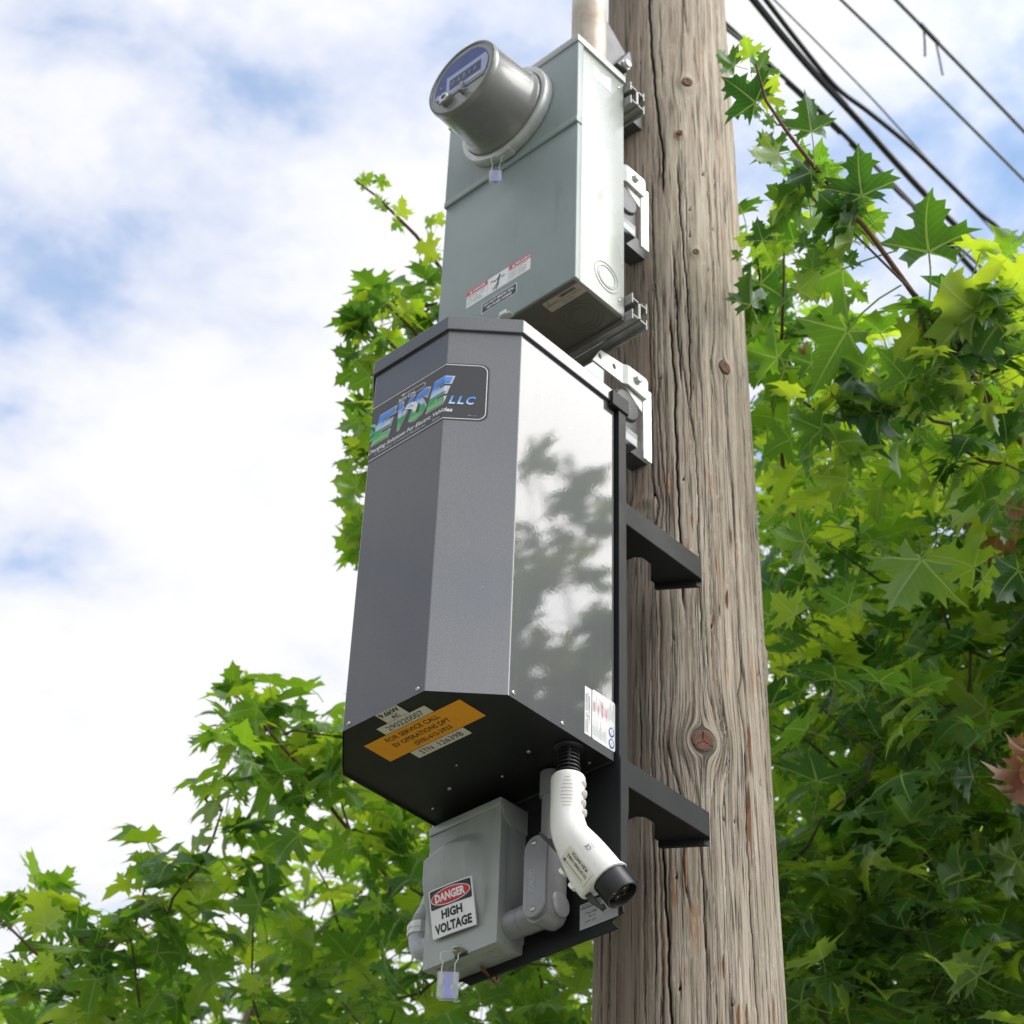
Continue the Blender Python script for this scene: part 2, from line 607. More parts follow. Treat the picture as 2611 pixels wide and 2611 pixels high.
# ------------------------------------------------------------------ utility pole
KNOTS = [(-0.614, 4.619, .0105), (-0.749, 4.475, .005), (-0.579, 4.174, .006), (-0.214, 3.925, .012), (-0.704, 3.187, .0180),
         (-1.35, 3.62, .012), (0.6, 3.4, .012), (2.2, 2.4, .015), (-2.2, 1.9, .014)]
CRACKS = [([(-1.184, 4.95), (-1.184, 4.869), (-1.152, 4.709), (-1.075, 4.531), (-1.012, 4.443), (-1.004, 4.38), (-1.02, 4.30)], 4.5),
          ([(-0.792, 4.418), (-0.785, 4.304), (-0.751, 4.207), (-0.704, 4.059), (-0.703, 3.9), (-0.72, 3.80)], 2.0),
          ([(-0.169, 4.45), (-0.169, 4.324), (-0.178, 4.15)], 2.0),
          ([(-1.21, 4.325), (-1.158, 4.147), (-1.111, 3.93)], 1.2), ([(-0.904, 4.2), (-0.861, 4.058), (-0.84, 3.9), (-0.80, 3.85)], 2.0),
          ([(-0.96, 4.05), (-0.948, 3.973), (-0.903, 3.873), (-0.917, 3.778), (-0.905, 3.703), (-0.905, 3.631), (-0.885, 3.551), (-0.87, 3.40)], 2.8),
          ([(-0.841, 4.0), (-0.767, 3.854), (-0.68, 3.761), (-0.654, 3.669), (-0.673, 3.528), (-0.67, 3.42), (-0.70, 3.33)], 1.5),
          ([(-0.2, 3.85), (-0.145, 3.729), (-0.131, 3.622), (-0.134, 3.483), (-0.15, 3.322), (-.206, 3.288), (-.158, 3.218), (-.186, 3.1), (-.199, 2.989), (-.199, 2.909), (-.167, 2.70), (-.15, 2.5)], 2.3),
          ([(-1.134, 3.93), (-1.124, 3.781), (-1.078, 3.669), (-1.065, 3.52)], 1.2),
          ([(-1.17, 3.06), (-1.166, 3.025), (-1.136, 2.949), (-1.116, 2.87), (-1.102, 2.763), (-1.1, 2.5)], 2.4),
          ([(-0.95, 3.1), (-0.94, 3.022), (-0.916, 2.946), (-0.849, 2.90)], 1.5), ([(-0.77, 3.1), (-0.755, 3.02), (-0.739, 2.921), (-0.72, 2.80)], 1.5),
          ([(-1.06, 3.22), (-0.996, 3.155), (-0.89, 3.05)], 1.4), ([(-1.423, 3.30), (-1.404, 3.12)], 1.6)]


PITS = [(-1.166, 2.924), (-0.352, 3.068), (-0.487, 3.068), (-1.008, 2.812), (-0.475, 2.796), (-0.74, 2.851), (0.201, 2.833), (0.084, 3.156), (-1.021, 2.976), (-1.096, 3.887), (-0.387, 3.618), (-0.348, 3.643), (0.233, 3.553), (-0.545, 3.395), (-0.996, 3.367), (-1.206, 3.646), (-0.833, 3.671), (0.175, 3.348), (-1.62, 4.549), (-1.482, 4.865), (-0.45, 4.314), (-0.635, 4.28), (-0.648, 4.215), (-1.003, 4.405), (-0.262, 4.25), (-0.385, 4.142), (-0.145, 4.814), (-0.402, 4.385)]


def pole_r(z):
    return 0.150 - 0.0068 * z


def build_pole():
    rng = np.random.default_rng(3)
    dense = np.arange(-2.35, 0.75, 0.0125)
    coarse = np.arange(0.75, 2 * math.pi - 2.35, 0.09)
    th = np.concatenate([dense, coarse])
    zz = np.concatenate([np.arange(0, 2.5, .25), np.arange(2.5, 5.1, .006), np.arange(5.1, 9.01, .3)])
    TH, ZZ = np.meshgrid(th, zz)
    RR = 0.150 - 0.0068 * ZZ
    A = TH * 0.131
    crack = np.zeros_like(RR)
    tracks = list(CRACKS)
    for i in range(80):
        t0 = rng.uniform(-2.3, .7)
        z0 = rng.uniform(2.4, 5.0)
        L = rng.uniform(.15, .9)
        pts = [(t0, z0)]
        for k in range(4):
            pts.append((pts[-1][0] + rng.uniform(-.02, .02), pts[-1][1] - L / 4))
        tracks.append((pts, rng.uniform(.6, 1.3)))
    for pts, w in tracks:
        pz = np.array([p[1] for p in pts])[::-1]
        pt = np.array([p[0] for p in pts])[::-1]
        c = np.interp(ZZ, pz, pt) + 0.006 * np.sin(ZZ * 55 + pt[0] * 40) + .004 * np.sin(ZZ * 170 + pt[0] * 9)
        for kt, kz, kr in KNOTS:      # the grain flows round the knots
            da = (c - kt) * .131
            r2 = np.maximum(da ** 2 + (ZZ - kz) ** 2 * .5, 1e-6)
            push = np.sign(da + 1e-9) * kr * 1.35 * np.exp(-r2 / (2.2 * kr) ** 2)
            c = c + push / .131
        inside = np.clip((ZZ - pz[0]) / .05, 0, 1) * np.clip((pz[-1] - ZZ) / .05, 0, 1)
        wid = 0.0009 * (0.55 + w * .55)
        d = (TH - c) * .131
        depth = np.exp(-(d / wid) ** 2) * inside * min(1, w / 1.9)
        crack = np.maximum(crack, depth)
    for i, (pt_, pz_) in enumerate(PITS + [(rng.uniform(-2.2, .6), rng.uniform(2.5, 5)) for _ in range(5)]):
        rr_ = .0013 + .0011 * ((i * 37) % 10) / 10
        q = ((TH - pt_) * .131 + .25 * (ZZ - pz_)) ** 2 / rr_ ** 2 + (ZZ - pz_) ** 2 / (rr_ * 1.5) ** 2
        crack = np.maximum(crack, 1.15 * np.exp(-q * q) * (1 if i < len(PITS) else .7))
    # long shallow ridges of the weathered grain
    ridge = np.zeros_like(RR)
    for k in range(26):
        f = rng.uniform(60, 1300)
        ridge += np.sin(A * f + rng.uniform(0, 6) + 1.2 * np.sin(ZZ * rng.uniform(.6, 3) + rng.uniform(0, 6))) * rng.uniform(.3, 1) * (90 / (90 + f)) ** .5
    lump = np.sin(TH * 3 + ZZ * 1.1) * .0016 + np.sin(TH * 5 - ZZ * 2.3 + 1) * .0010 + np.sin(ZZ * 7 + TH * 2) * .0006
    R = RR + ridge * .00011 + lump - crack * 0.007
    for kt, kz, kr in KNOTS:
        da = (TH - kt) * .131
        r = np.sqrt(da ** 2 + (ZZ - kz) ** 2 * .75)
        R = R + .0035 * np.exp(-((r - kr * 1.3) / (kr * .7)) ** 2)
    vs = np.stack([R * np.cos(TH), R * np.sin(TH), ZZ], -1).reshape(-1, 3)
    n, m_ = len(zz), len(th)
    idx = np.arange(n * m_).reshape(n, m_)
    nx = np.roll(idx, -1, axis=1)
    F = np.stack([idx[:-1], nx[:-1], nx[1:], idx[1:]], -1).reshape(-1, 4)
    me = bpy.data.meshes.new('shaft')
    me.vertices.add(len(vs))
    me.vertices.foreach_set('co', vs.ravel())
    me.loops.add(F.size)
    me.loops.foreach_set('vertex_index', F.ravel().astype(np.int32))
    me.polygons.add(len(F))
    me.polygons.foreach_set('loop_start', np.arange(0, F.size, 4, dtype=np.int32))
    me.update(calc_edges=True)
    me.validate()
    a1 = me.attributes.new('crack', 'FLOAT', 'POINT')
    a1.data.foreach_set('value', crack.ravel().astype(np.float32))
    a2 = me.attributes.new('grain', 'FLOAT_VECTOR', 'POINT')
    g = np.stack([A, ZZ, np.zeros_like(A)], -1)
    a2.data.foreach_set('vector', g.ravel().astype(np.float32))
    for p in me.polygons:
        p.use_smooth = True
    me.materials.append(wood_mat())
    return me


def wood_mat():
    m = bpy.data.materials.new('weathered_pole_wood')
    m.use_nodes = True
    nt = m.node_tree
    b = nt.nodes['Principled BSDF']
    at = nt.nodes.new('ShaderNodeAttribute')
    at.attribute_name = 'grain'
    sp = nt.nodes.new('ShaderNodeSeparateXYZ')
    nt.links.new(at.outputs['Vector'], sp.inputs[0])
    u, z = sp.outputs[0], sp.outputs[1]
    wide = noise_tex(nt, mapping(nt, at.outputs['Vector'], (6, 2.0, 1)), 1.0, 2, .5)
    u = mt(nt, 'ADD', u, mt(nt, 'MULTIPLY', mt(nt, 'SUBTRACT', wide, 0.5), 0.009))
    halo = None
    for kt, kz, kr in KNOTS[:5]:
        a0 = kt * .131
        da = mt(nt, 'SUBTRACT', at.outputs['Vector'] and sp.outputs[0], a0)
        dz = mt(nt, 'SUBTRACT', z, kz)
        r2 = mt(nt, 'ADD', mt(nt, 'MULTIPLY', da, da), mt(nt, 'MULTIPLY', mt(nt, 'MULTIPLY', dz, dz), .7))
        k2 = (kr * 1.02) ** 2
        q = mt(nt, 'DIVIDE', k2, mt(nt, 'MAXIMUM', r2, k2))
        u = mt(nt, 'SUBTRACT', u, mt(nt, 'MULTIPLY', da, q))
        h = mt(nt, 'MULTIPLY', q, q)
        halo = h if halo is None else mt(nt, 'MAXIMUM', halo, h)
    cb = nt.nodes.new('ShaderNodeCombineXYZ')
    nt.links.new(u, cb.inputs[0])
    nt.links.new(z, cb.inputs[1])
    P = cb.outputs[0]
    grain = noise_tex(nt, mapping(nt, P, (520, 7.0, 1)), 1.0, 7, .7)
    fine = noise_tex(nt, mapping(nt, P, (1500, 22, 1)), 1.0, 4, .6)
    streak = noise_tex(nt, mapping(nt, P, (70, 2.6, 1), (3, 2, 0)), 1.0, 8, .68)
    patch = noise_tex(nt, mapping(nt, P, (26, 5, 1), (9, 4, 0)), 1.0, 6, .6)
    fleck = mt(nt, 'ADD', mt(nt, 'MULTIPLY', noise_tex(nt, mapping(nt, P, (330, 60, 1), (5, 1, 0)), 1.0, 6, .75), .75), mt(nt, 'MULTIPLY', noise_tex(nt, mapping(nt, P, (30, 9, 1), (2, 1, 0)), 1.0, 3, .6), .27))
    lines = mt(nt, 'ABSOLUTE', mt(nt, 'SUBTRACT', noise_tex(nt, mapping(nt, P, (190, 2.2, 1), (1, 7, 0)), 1.0, 3, .55), 0.5))
    c = ramp(nt, streak, [(0.30, (0.25, 0.190, 0.140)), (0.43, (0.41, 0.340, 0.262)), (0.58, (0.54, 0.465, 0.370)), (0.75, (0.66, 0.590, 0.490))])
    c = mixc(nt, ramp(nt, grain, [(0.34, (.75, .75, .75)), (0.48, (0, 0, 0))]), c, (0.20, 0.15, 0.11))
    c = mixc(nt, mt(nt, 'MULTIPLY', ramp(nt, fine, [(0.55, (0, 0, 0)), (0.75, (1, 1, 1))]), .45), c, (0.52, 0.49, 0.42))
    c = mixc(nt, mt(nt, 'MULTIPLY', ramp(nt, fleck, [(0.57, (0, 0, 0)), (0.63, (1, 1, 1))]), .75), c, (0.64, 0.61, 0.54))
    dfl = ramp(nt, noise_tex(nt, mapping(nt, P, (240, 50, 1), (2, 9, 0)), 1.0, 7, .78), [(0.63, (0, 0, 0)), (0.68, (1, 1, 1))])
    c = mixc(nt, mt(nt, 'MULTIPLY', dfl, .75), c, (0.07, 0.058, 0.045))
    # raw orange splinters where the weathered skin has come off
    org = mt(nt, 'MULTIPLY', ramp(nt, patch, [(0.54, (0, 0, 0)), (0.62, (1, 1, 1))]), ramp(nt, noise_tex(nt, mapping(nt, P, (170, 7, 1), (6, 3, 0)), 1.0, 4, .6), [(0.54, (0, 0, 0)), (0.61, (1, 1, 1))]))
    c = mixc(nt, mt(nt, 'MULTIPLY', org, .85), c, (0.40, 0.19, 0.075))
    # browner and darker towards one side of the shaft
    side = ramp(nt, mt(nt, 'ADD', mt(nt, 'DIVIDE', sp.outputs[0], .131), mt(nt, 'MULTIPLY', patch, .5)), [(0.0, (1, 1, 1)), (1.0, (0, 0, 0))])
    sm = nt.nodes.new('ShaderNodeMapRange')
    nt.links.new(mt(nt, 'ADD', mt(nt, 'DIVIDE', sp.outputs[0], .131), mt(nt, 'MULTIPLY', patch, .7)), sm.inputs[0])
    sm.inputs[1].default_value = -1.2
    sm.inputs[2].default_value = -0.55
    sm.inputs[3].default_value = 1.0
    sm.inputs[4].default_value = 0.0
    c = mixc(nt, mt(nt, 'MULTIPLY', sm.outputs[0], .5), c, (0.17, 0.115, 0.085))
    hl = ramp(nt, halo, [(0.25, (0, 0, 0)), (0.8, (1, 1, 1))])
    c = mixc(nt, mt(nt, 'MULTIPLY', hl, mt(nt, 'MULTIPLY', fine, .9)), c, (0.62, 0.56, 0.45))
    fl = ramp(nt, lines, [(0.0, (1, 1, 1)), (0.012, (1, 1, 1)), (0.026, (0, 0, 0))])
    flm = mt(nt, 'MULTIPLY', fl, ramp(nt, noise_tex(nt, mapping(nt, P, (60, 3, 1), (4, 4, 0)), 1.0, 2, .5), [(0.34, (0, 0, 0)), (0.48, (1, 1, 1))]))
    c = mixc(nt, mt(nt, 'MULTIPLY', flm, .85), c, (0.04, 0.033, 0.027))
    ca = nt.nodes.new('ShaderNodeAttribute')
    ca.attribute_name = 'crack'
    ck = ramp(nt, ca.outputs['Fac'], [(0.28, (0, 0, 0)), (0.62, (1, 1, 1))])
    c = mixc(nt, ck, c, (0.012, 0.010, 0.008))
    nt.links.new(c, b.inputs['Base Color'])
    b.inputs['Roughness'].default_value = 0.85
    b.inputs['Specular IOR Level'].default_value = 0.25
    h = mt(nt, 'ADD', mt(nt, 'MULTIPLY', grain, 1.0), mt(nt, 'MULTIPLY', fine, .5))
    h = mt(nt, 'SUBTRACT', h, mt(nt, 'MULTIPLY', flm, 1.0))
    h = mt(nt, 'ADD', h, mt(nt, 'MULTIPLY', fleck, 1.1))
    h = mt(nt, 'SUBTRACT', h, mt(nt, 'MULTIPLY', dfl, .7))
    bn = nt.nodes.new('ShaderNodeBump')
    bn.inputs['Strength'].default_value = 0.75
    bn.inputs['Distance'].default_value = 0.0022
    nt.links.new(h, bn.inputs['Height'])
    nt.links.new(bn.outputs[0], b.inputs['Normal'])
    return m


def knot_mat():
    m = bpy.data.materials.new('knot_wood')
    m.use_nodes = True
    nt = m.node_tree
    b = nt.nodes['Principled BSDF']
    at = nt.nodes.new('ShaderNodeAttribute')
    at.attribute_name = 'kuv'
    sp = nt.nodes.new('ShaderNodeSeparateXYZ')
    nt.links.new(at.outputs['Vector'], sp.inputs[0])
    u, w = sp.outputs[0], sp.outputs[1]
    nz = noise_tex(nt, at.outputs['Vector'], 2.5, 5, .6)
    r = mt(nt, 'SQRT', mt(nt, 'ADD', mt(nt, 'MULTIPLY', u, u), mt(nt, 'MULTIPLY', w, w)))
    rr = mt(nt, 'ADD', r, mt(nt, 'MULTIPLY', nz, .5))
    rings = mt(nt, 'SINE', mt(nt, 'MULTIPLY', rr, 34))
    c = ramp(nt, rr, [(0.2, (.30, .105, .045)), (0.75, (.20, .09, .05)), (1.15, (.16, .105, .07))])
    c = mixc(nt, mt(nt, 'MULTIPLY', mt(nt, 'MAXIMUM', rings, 0), .5), c, (0.07, 0.04, 0.025))
    ang = mt(nt, 'ARCTAN2', w, u)
    ck = mt(nt, 'ABSOLUTE', mt(nt, 'SINE', mt(nt, 'ADD', mt(nt, 'MULTIPLY', ang, 1.5), mt(nt, 'MULTIPLY', nz, 1.5))))
    ck = ramp(nt, mt(nt, 'MULTIPLY', ck, mt(nt, 'ADD', r, .05)), [(0.0, (1, 1, 1)), (0.05, (1, 1, 1)), (0.10, (0, 0, 0))])
    c = mixc(nt, ck, c, (0.015, 0.01, 0.008))
    nt.links.new(c, b.inputs['Base Color'])
    b.inputs['Roughness'].default_value = .8
    bn = nt.nodes.new('ShaderNodeBump')
    bn.inputs['Strength'].default_value = .6
    bn.inputs['Distance'].default_value = .002
    nt.links.new(mt(nt, 'SUBTRACT', mt(nt, 'MULTIPLY', rings, .3), ck), bn.inputs['Height'])
    nt.links.new(bn.outputs[0], b.inputs['Normal'])
    return m


pole = thing('utility_pole', 'tall weathered grey wooden pole with long cracks and knots', 'utility pole')
link('shaft', build_pole(), pole)
KM = knot_mat()
for kt, kz, kr in KNOTS[:5]:
    mb = MB()
    n = 20
    kuv = []
    R0 = pole_r(kz)
    for i, q in enumerate((1.0, .9, .6, .3, .0001)):
        for k in range(n):
            a = 2 * math.pi * k / n
            du = q * kr * (1 + .06 * math.sin(3 * a + kt * 9)) * math.cos(a)
            dw = q * kr * 1.12 * math.sin(a)
            hh = R0 + (-.002, .0062, .0056, .0050, .0046)[i]
            mb.v.append((hh * math.cos(kt + du / R0), hh * math.sin(kt + du / R0), kz + dw))
            kuv.append((du / kr, dw / kr / 1.12, 0))
    for i in range(4):
        for k in range(n):
            mb.f.append((i * n + k, i * n + (k + 1) % n, (i + 1) * n + (k + 1) % n, (i + 1) * n + k))
    me = bpy.data.meshes.new('knot')
    me.from_pydata(mb.v, [], mb.f)
    a = me.attributes.new('kuv', 'FLOAT_VECTOR', 'POINT')
    a.data.foreach_set('vector', np.array(kuv, dtype=np.float32).ravel())
    me.materials.append(KM)
    for p in me.polygons:
        p.use_smooth = True
    link('knot', me, pole)
SPL = mat('splinter_wood', (0.36, 0.18, 0.085), 0.8, var=0.4, vscale=60)
for kt, kz, L, w in ((-0.10, 3.20, .045, .004), (-0.16, 3.075, .07, .004), (-0.92, 2.99, .035, .006), (0.05, 2.80, .03, .004), (-.56, 2.845, .02, .004),
                     (-0.42, 2.775, .022, .005), (-.33, 2.78, .02, .004), (-1.02, 3.66, .03, .005), (-.74, 3.585, .025, .005), (-.33, 3.45, .02, .003)):
    R0 = pole_r(kz)
    o = V((R0 * math.cos(kt), R0 * math.sin(kt), kz))
    nn = V((math.cos(kt), math.sin(kt), 0))
    tt = V((-math.sin(kt), math.cos(kt), 0))
    mb = MB()
    mb.add([o - nn * .002 - tt * w, o - nn * .002 + tt * w, o + nn * .002 + V((0, 0, -L)), o + nn * .004 + V((0, 0, L * .4)), o + nn * .001 + tt * w * .3 + V((0, 0, L))],
           [(0, 1, 2), (0, 2, 3), (1, 3, 2), (0, 3, 4), (1, 4, 3), (0, 4, 1)])
    mb.build('splinter', SPL, pole)

# ------------------------------------------------------------------ charging unit
XL, XR, YF, YB, Z0, Z1 = -0.1464, 0.1464, -0.6052, -0.332, 3.0185, 3.640
FX, CH = 0.0739, 0.0728
FXL = -0.0709


def oct_pts(z, e=0.0):
    return [V(p) for p in ((FXL - e * .41, YF - e, z), (FX + e * .41, YF - e, z), (XR + e, YF + CH - e * .41, z), (XR + e, YB, z), (XL - e, YB, z), (XL - e, YF + CH - e * .41, z))]


ch = thing('charging_unit', 'tall charcoal six sided electric vehicle charging cabinet bolted to the pole', 'charging station', (0, -.33, 3.0))
mb = MB()
pts = oct_pts(Z0)
mb.prism(pts, (0, 0, Z1 - Z0 - .012), caps=False)
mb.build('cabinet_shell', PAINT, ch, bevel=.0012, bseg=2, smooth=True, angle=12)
ptsb = [p * 1 for p in oct_pts(Z0 + .004, -.0012)]
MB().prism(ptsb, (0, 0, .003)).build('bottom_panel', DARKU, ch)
MB().prism(oct_pts(Z0 + .596, -.004), (0, 0, .012)).build('shadow_gap_panel', BLACKM, ch)
mb = MB()
mb.prism(oct_pts(3.6235, .0045), (0, 0, .0245))
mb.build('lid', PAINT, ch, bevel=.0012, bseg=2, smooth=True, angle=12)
# rear channel of the cabinet and the back plate that runs down behind the fittings
mb = MB()
mb.box((-.1515, -.3295, 2.868), (.1515, -.3265, 3.632))
mb.box((-.1530, -.3295, 2.868), (-.1500, -.3135, 3.632))
mb.box((.1500, -.3295, 2.868), (.1530, -.3135, 3.632))
mb.build('back_plate', BLACKM, ch, bevel=.0006)
mb = MB()
mb.prism([(-.112, -.3294, 2.794), (-.098, -.3294, 2.784), (.149, -.3294, 2.784), (.1385, -.3294, 2.797), (.158, -.3294, 2.803), (.1520, -.3294, 2.8675), (-.1500, -.3294, 2.8675), (-.1500, -.3294, 2.80)], (0, .003, 0))
mb.build('lower_plate', BLACKM, ch)
mb = MB()
mb.prism([(.1531, -.329, 3.025), (.1531, -.3135, 3.025), (.1531, -.3135, 2.955), (.1531, -.322, 2.868), (.1531, -.329, 2.868)], (.0016, 0, 0))
mb.build('edge_stiffener', BLACKM, ch)
mb = MB()
mb.box((.1475, -.346, 3.6145), (.1560, -.3095, 3.6425))
mb.build('lid_clip', BLACKM, ch, bevel=.0015)
mb = MB()
mb.box((-.1560, -.346, 3.6145), (-.1475, -.3095, 3.6425))
mb.build('lid_clip', BLACKM, ch, bevel=.0015)
for c, n in (((.062, YF, 3.026), (0, -1, 0)), ((-.060, YF, 3.026), (0, -1, 0)), ((XR, -.524, 3.026), (1, 0, 0)), ((XR, -.433, 3.0265), (1, 0, 0))):
    screw(c, n, .0030, ch)
for x, y, r in ((-.067, -.414, .0034), (-.12, -.391, .0026), (.007, -.392, .0022), (.074, -.415, .0034), (.116, -.345, .0024), (-.02, -.45, .002)):
    screw((x, y, Z0 + .004), (0, 0, -1), r, ch)
# louvred slot under the cabinet
mb = MB()
sl = on_plane((-.084, -.467, Z0 + .0038), (0, -1, 0), (1, 0, 0))
dd = Decal(sl)
dd.rect(BLACKP, -.019, -.0055, .019, .0055, 0, r=.005)
for k in range(5):
    dd.rect(POLY_SHADE, -.015 + k * .0066, -.0035, -.0145 + k * .0066 + .003, .0035, 1)
dd.build('vent_slot', ch)

# brand decal folded round the front edges
CS, SN = 0.7056, 0.7086


def fold(s, z, h):
    if s > FX:
        d = s - FX
        return V((FX + d * CS + h * SN, YF + d * SN - h * CS, z))
    if s < FXL:
        d = FXL - s
        return V((FXL - d * CS - h * SN, YF + d * SN - h * CS, z))
    return V((s, YF - h, z))


D = Decal(fold, cuts=(FX, FXL))
D.rect(P_CHAR, -.1330, 3.4580, .1345, 3.5620, 0, r=.013)
D.frame(P_WHITE, -.1305, 3.4605, .1318, 3.5595, .0011, 1, r=.012)
for t, x, w in (('E', -.0672, .0330), ('V', -.0300, .0320), ('S', .0040, .0310), ('E', .0400, .0320)):
    D.text(P_SILVER, t, x - .0012, 3.4860, w + .0024, .0520, 1, shear=.28, bold=.075)
    D.text(G_LOGO, t, x + .0008, 3.4884, w - .0016, .0472, 4, shear=.28, bold=.040)
D.text(G_LLC, 'L', .0800, 3.4868, .0085, .0145, 2, shear=.28, bold=.03)
D.text(G_LLC, 'L', .0915, 3.4868, .0085, .0145, 2, shear=.28, bold=.03)
D.text(G_LLC, 'C', .1020, 3.4866, .0115, .0149, 2, shear=.28, bold=.03)
D.text(P_WHITE, 'Smart Charging Solutions For Electric Vehicles', -.1000, 3.4702, .1850, .0094, 2, shear=.25, bold=.02)
D.text(P_SILVER, 'A Subsidiary of Control Module Inc.', -.0590, 3.4640, .1010, .0062, 2, shear=.2)
D.text(P_SILVER, 'Patent', .0540, 3.4645, .0140, .0040, 2, shear=.2)
D.text(P_SILVER, 'REV. 1/12', .1080, 3.4665, .0110, .0014, 2)
D.text(P_WHITE, 'A', -.0175, 3.5392, .0048, .0072, 2, bold=.03)
D.text(P_WHITE, 'UTO', -.0122, 3.5392, .0110, .0054, 2, bold=.03)
D.text(P_WHITE, 'C', .0005, 3.5392, .0050, .0072, 2, bold=.03)
D.text(P_WHITE, 'OIL', .0060, 3.5392, .0110, .0054, 2, bold=.03)
D.line(P_WHITE, [(-.008, 3.5498), (.030, 3.5498), (.0338, 3.5480), (.0350, 3.5450), (.0338, 3.5420), (.031, 3.5402), (.0180, 3.5402)], .0009, 2)
D.poly(P_WHITE, [(-.0130, 3.5496), (-.0060, 3.5524), (-.0078, 3.5498), (-.0060, 3.5474)], 3)
D.disc(P_PALEGREEN, -.0735, 3.5130, .0165, layer=1, n=32)
D.disc(P_CHAR, -.0735, 3.5130, .0120, layer=2, n=32)
D.disc(P_GREEN, -.0735, 3.5110, .0095, layer=3, n=32)
D.line(P_SILVER, [(-.085, 3.5085), (-.055, 3.5100), (-.030, 3.5235), (-.002, 3.5225)], .0012, 5)
D.poly(P_WHITE, [(-.002, 3.5180), (.002, 3.5235), (.010, 3.5245), (.0180, 3.5215), (.0245, 3.5140), (.0220, 3.5060), (.0190, 3.5010), (.0130, 3.5100), (.005, 3.5150)], 6)
D.poly(P_CHAR, [(.0245, 3.5150), (.0285, 3.5120), (.0240, 3.4990), (.0200, 3.5000)], 7)
D.poly(P_SILVER, [(.002, 3.5185), (.010, 3.5215), (.0175, 3.5140), (.0120, 3.5150), (.006, 3.5175)], 7)
D.build('brand_decal', ch)

# printed labels below the cabinet: read from the front, looking up
bz = on_plane((0, 0, Z0 + .0035), (1, 0, 0), (0, -1, 0))
bzm = lambda x, y, h: V((x, -y, Z0 + .0037 - h))


def under(px, py, h):
    return V((px, -py, Z0 + .0037 - h))


D = Decal(under)
D.rect(P_ORANGE, -.079, .512, .090, .560, 0)
D.text(P_BLACK, 'FOR SERVICE CALL', -.048, .5455, .092, .0088, 1, bold=.01)
D.text(P_BLACK, 'EV OPERATIONS DPT', -.0485, .5315, .098, .0088, 1, bold=.01)
D.text(P_BLACK, '(503)-612-2923', -.0240, .5165, .064, .0100, 1, bold=.015)
D.build('service_label', ch, label='orange service call label')
D = Decal(under)
D.rect(P_CREAM, -.017, .5785, .021, .6015, 0)
D.text(P_BLACK, '9.6kW', -.0150, .5905, .033, .0088, 1, bold=.03)
D.text(P_BLACK, 'AC', -.0040, .5805, .013, .0075, 1, bold=.02)
D.build('power_label', ch, label='small cream 9.6kW AC label')
D = Decal(under)
D.rect(P_CREAM, -.038, .5607, .0465, .5780, 0)
D.text(P_BLACK, '290220007', -.0270, .5640, .062, .0100, 1)
D.build('serial_label', ch, label='cream 290220007 label')
D = Decal(under)
D.rect(P_CREAM, -.044, .4940, .049, .5112, 0)
D.text(P_BLACK, 'STN', -.0330, .4980, .021, .0096, 1)
D.text(P_BLACK, '12639B', -.0010, .4980, .041, .0096, 1)
D.build('station_label', ch, label='cream STN 12639B label')

# side labels, turned a quarter so the lines climb
sd = lambda x, y, h: V((XR + h, -.3777 - y, 3.0330 + x))
D = Decal(sd)
D.rect(P_WHITE, 0, 0, .0720, .0128, 0)
D.text(P_BLACK, 'CONTAINS  C.C.I.  WD2118000080', .0030, .0090, .0580, .0024, 1, bold=.01)
D.text(P_BLACK, 'CONTAINS W/ 0B1-1 TO/HARD BULLET', .0020, .0055, .0620, .0024, 1, bold=.01)
D.text(P_BLACK, 'H. BTJ 1' + ' F 07880180080', .0200, .0020, .0400, .0024, 1, bold=.01)
D.build('parts_label', ch)
sd2 = lambda x, y, h: V((XR + h, -.3305 - y, 3.0325 + x))
D = Decal(sd2)
D.rect(P_WHITE, 0, 0, .0750, .0455, 0, r=.0035)
rr = random.Random(4)
for x0, x1, y0 in ((.0370, .0373, .0), ):
    D.rect(P_GREY, x0, .001, x1, .0445, 1)
D.rect(P_GREY, .001, .0155, .037, .0157, 1)
D.rect(P_GREY, .001, .0285, .037, .0287, 1)
for t, x, y, w in (('WARNING', .0410, .0405, .0150), ('CAUTION', .0390, .0325, .0140), ('AVERTISSEMENT', .0390, .0250, .0260), ('ATTENTION', .0390, .0165, .0175)):
    D.text(P_PINK, t, x, y, w, .0022, 2, bold=.02)
for k in range(26):
    y = .0445 - k * .00165
    D.rect(P_GREY, .0400 + rr.uniform(0, .006), y - .0004, .0600 + rr.uniform(-.006, .013), y, 1)
    if k < 17:
        D.rect(P_GREY, .0030 + rr.uniform(0, .003), y - .0004, .0250 + rr.uniform(-.008, .010), y, 1)
for x in (.0095, .0265):
    D.disc(P_BLUE, x, .0078, .0078, .0055, 2, 8, math.pi / 8)
    D.disc(P_WHITE, x, .0078, .0050, .0034, 3, 16)
    D.text(P_BLACK, 'ETL', x - .0030, .0066, .006, .0024, 4)
    D.text(P_WHITE, 'INTERTEK', x - .0045, .0112, .009, .0010, 3)
D.build('rating_label', ch)
pl = on_plane((.089, -.3296, 2.7995), (1, 0, 0), (0, 0, 1))
D = Decal(pl)
D.rect(P_SILVER, 0, 0, .062, .0345, 0)
D.rect(P_BLACK, .030, .0322, .058, .0330, 1)
D.text(P_BLACK, 'POLE MOUNT EVSE', .0030, .0265, .032, .0030, 1, bold=.02)
D.text(P_BLACK, 'AUTO COIL POLE MTG', .0030, .0305, .034, .0022, 1, bold=.02)
D.frame(P_GREY, .008, .004, .040, .0235, .0003, 1)
D.text(P_BLACK, 'Model: 18640', .0105, .0185, .017, .0028, 1)
D.text(P_BLACK, 'Rev: A', .0155, .0130, .010, .0028, 1)
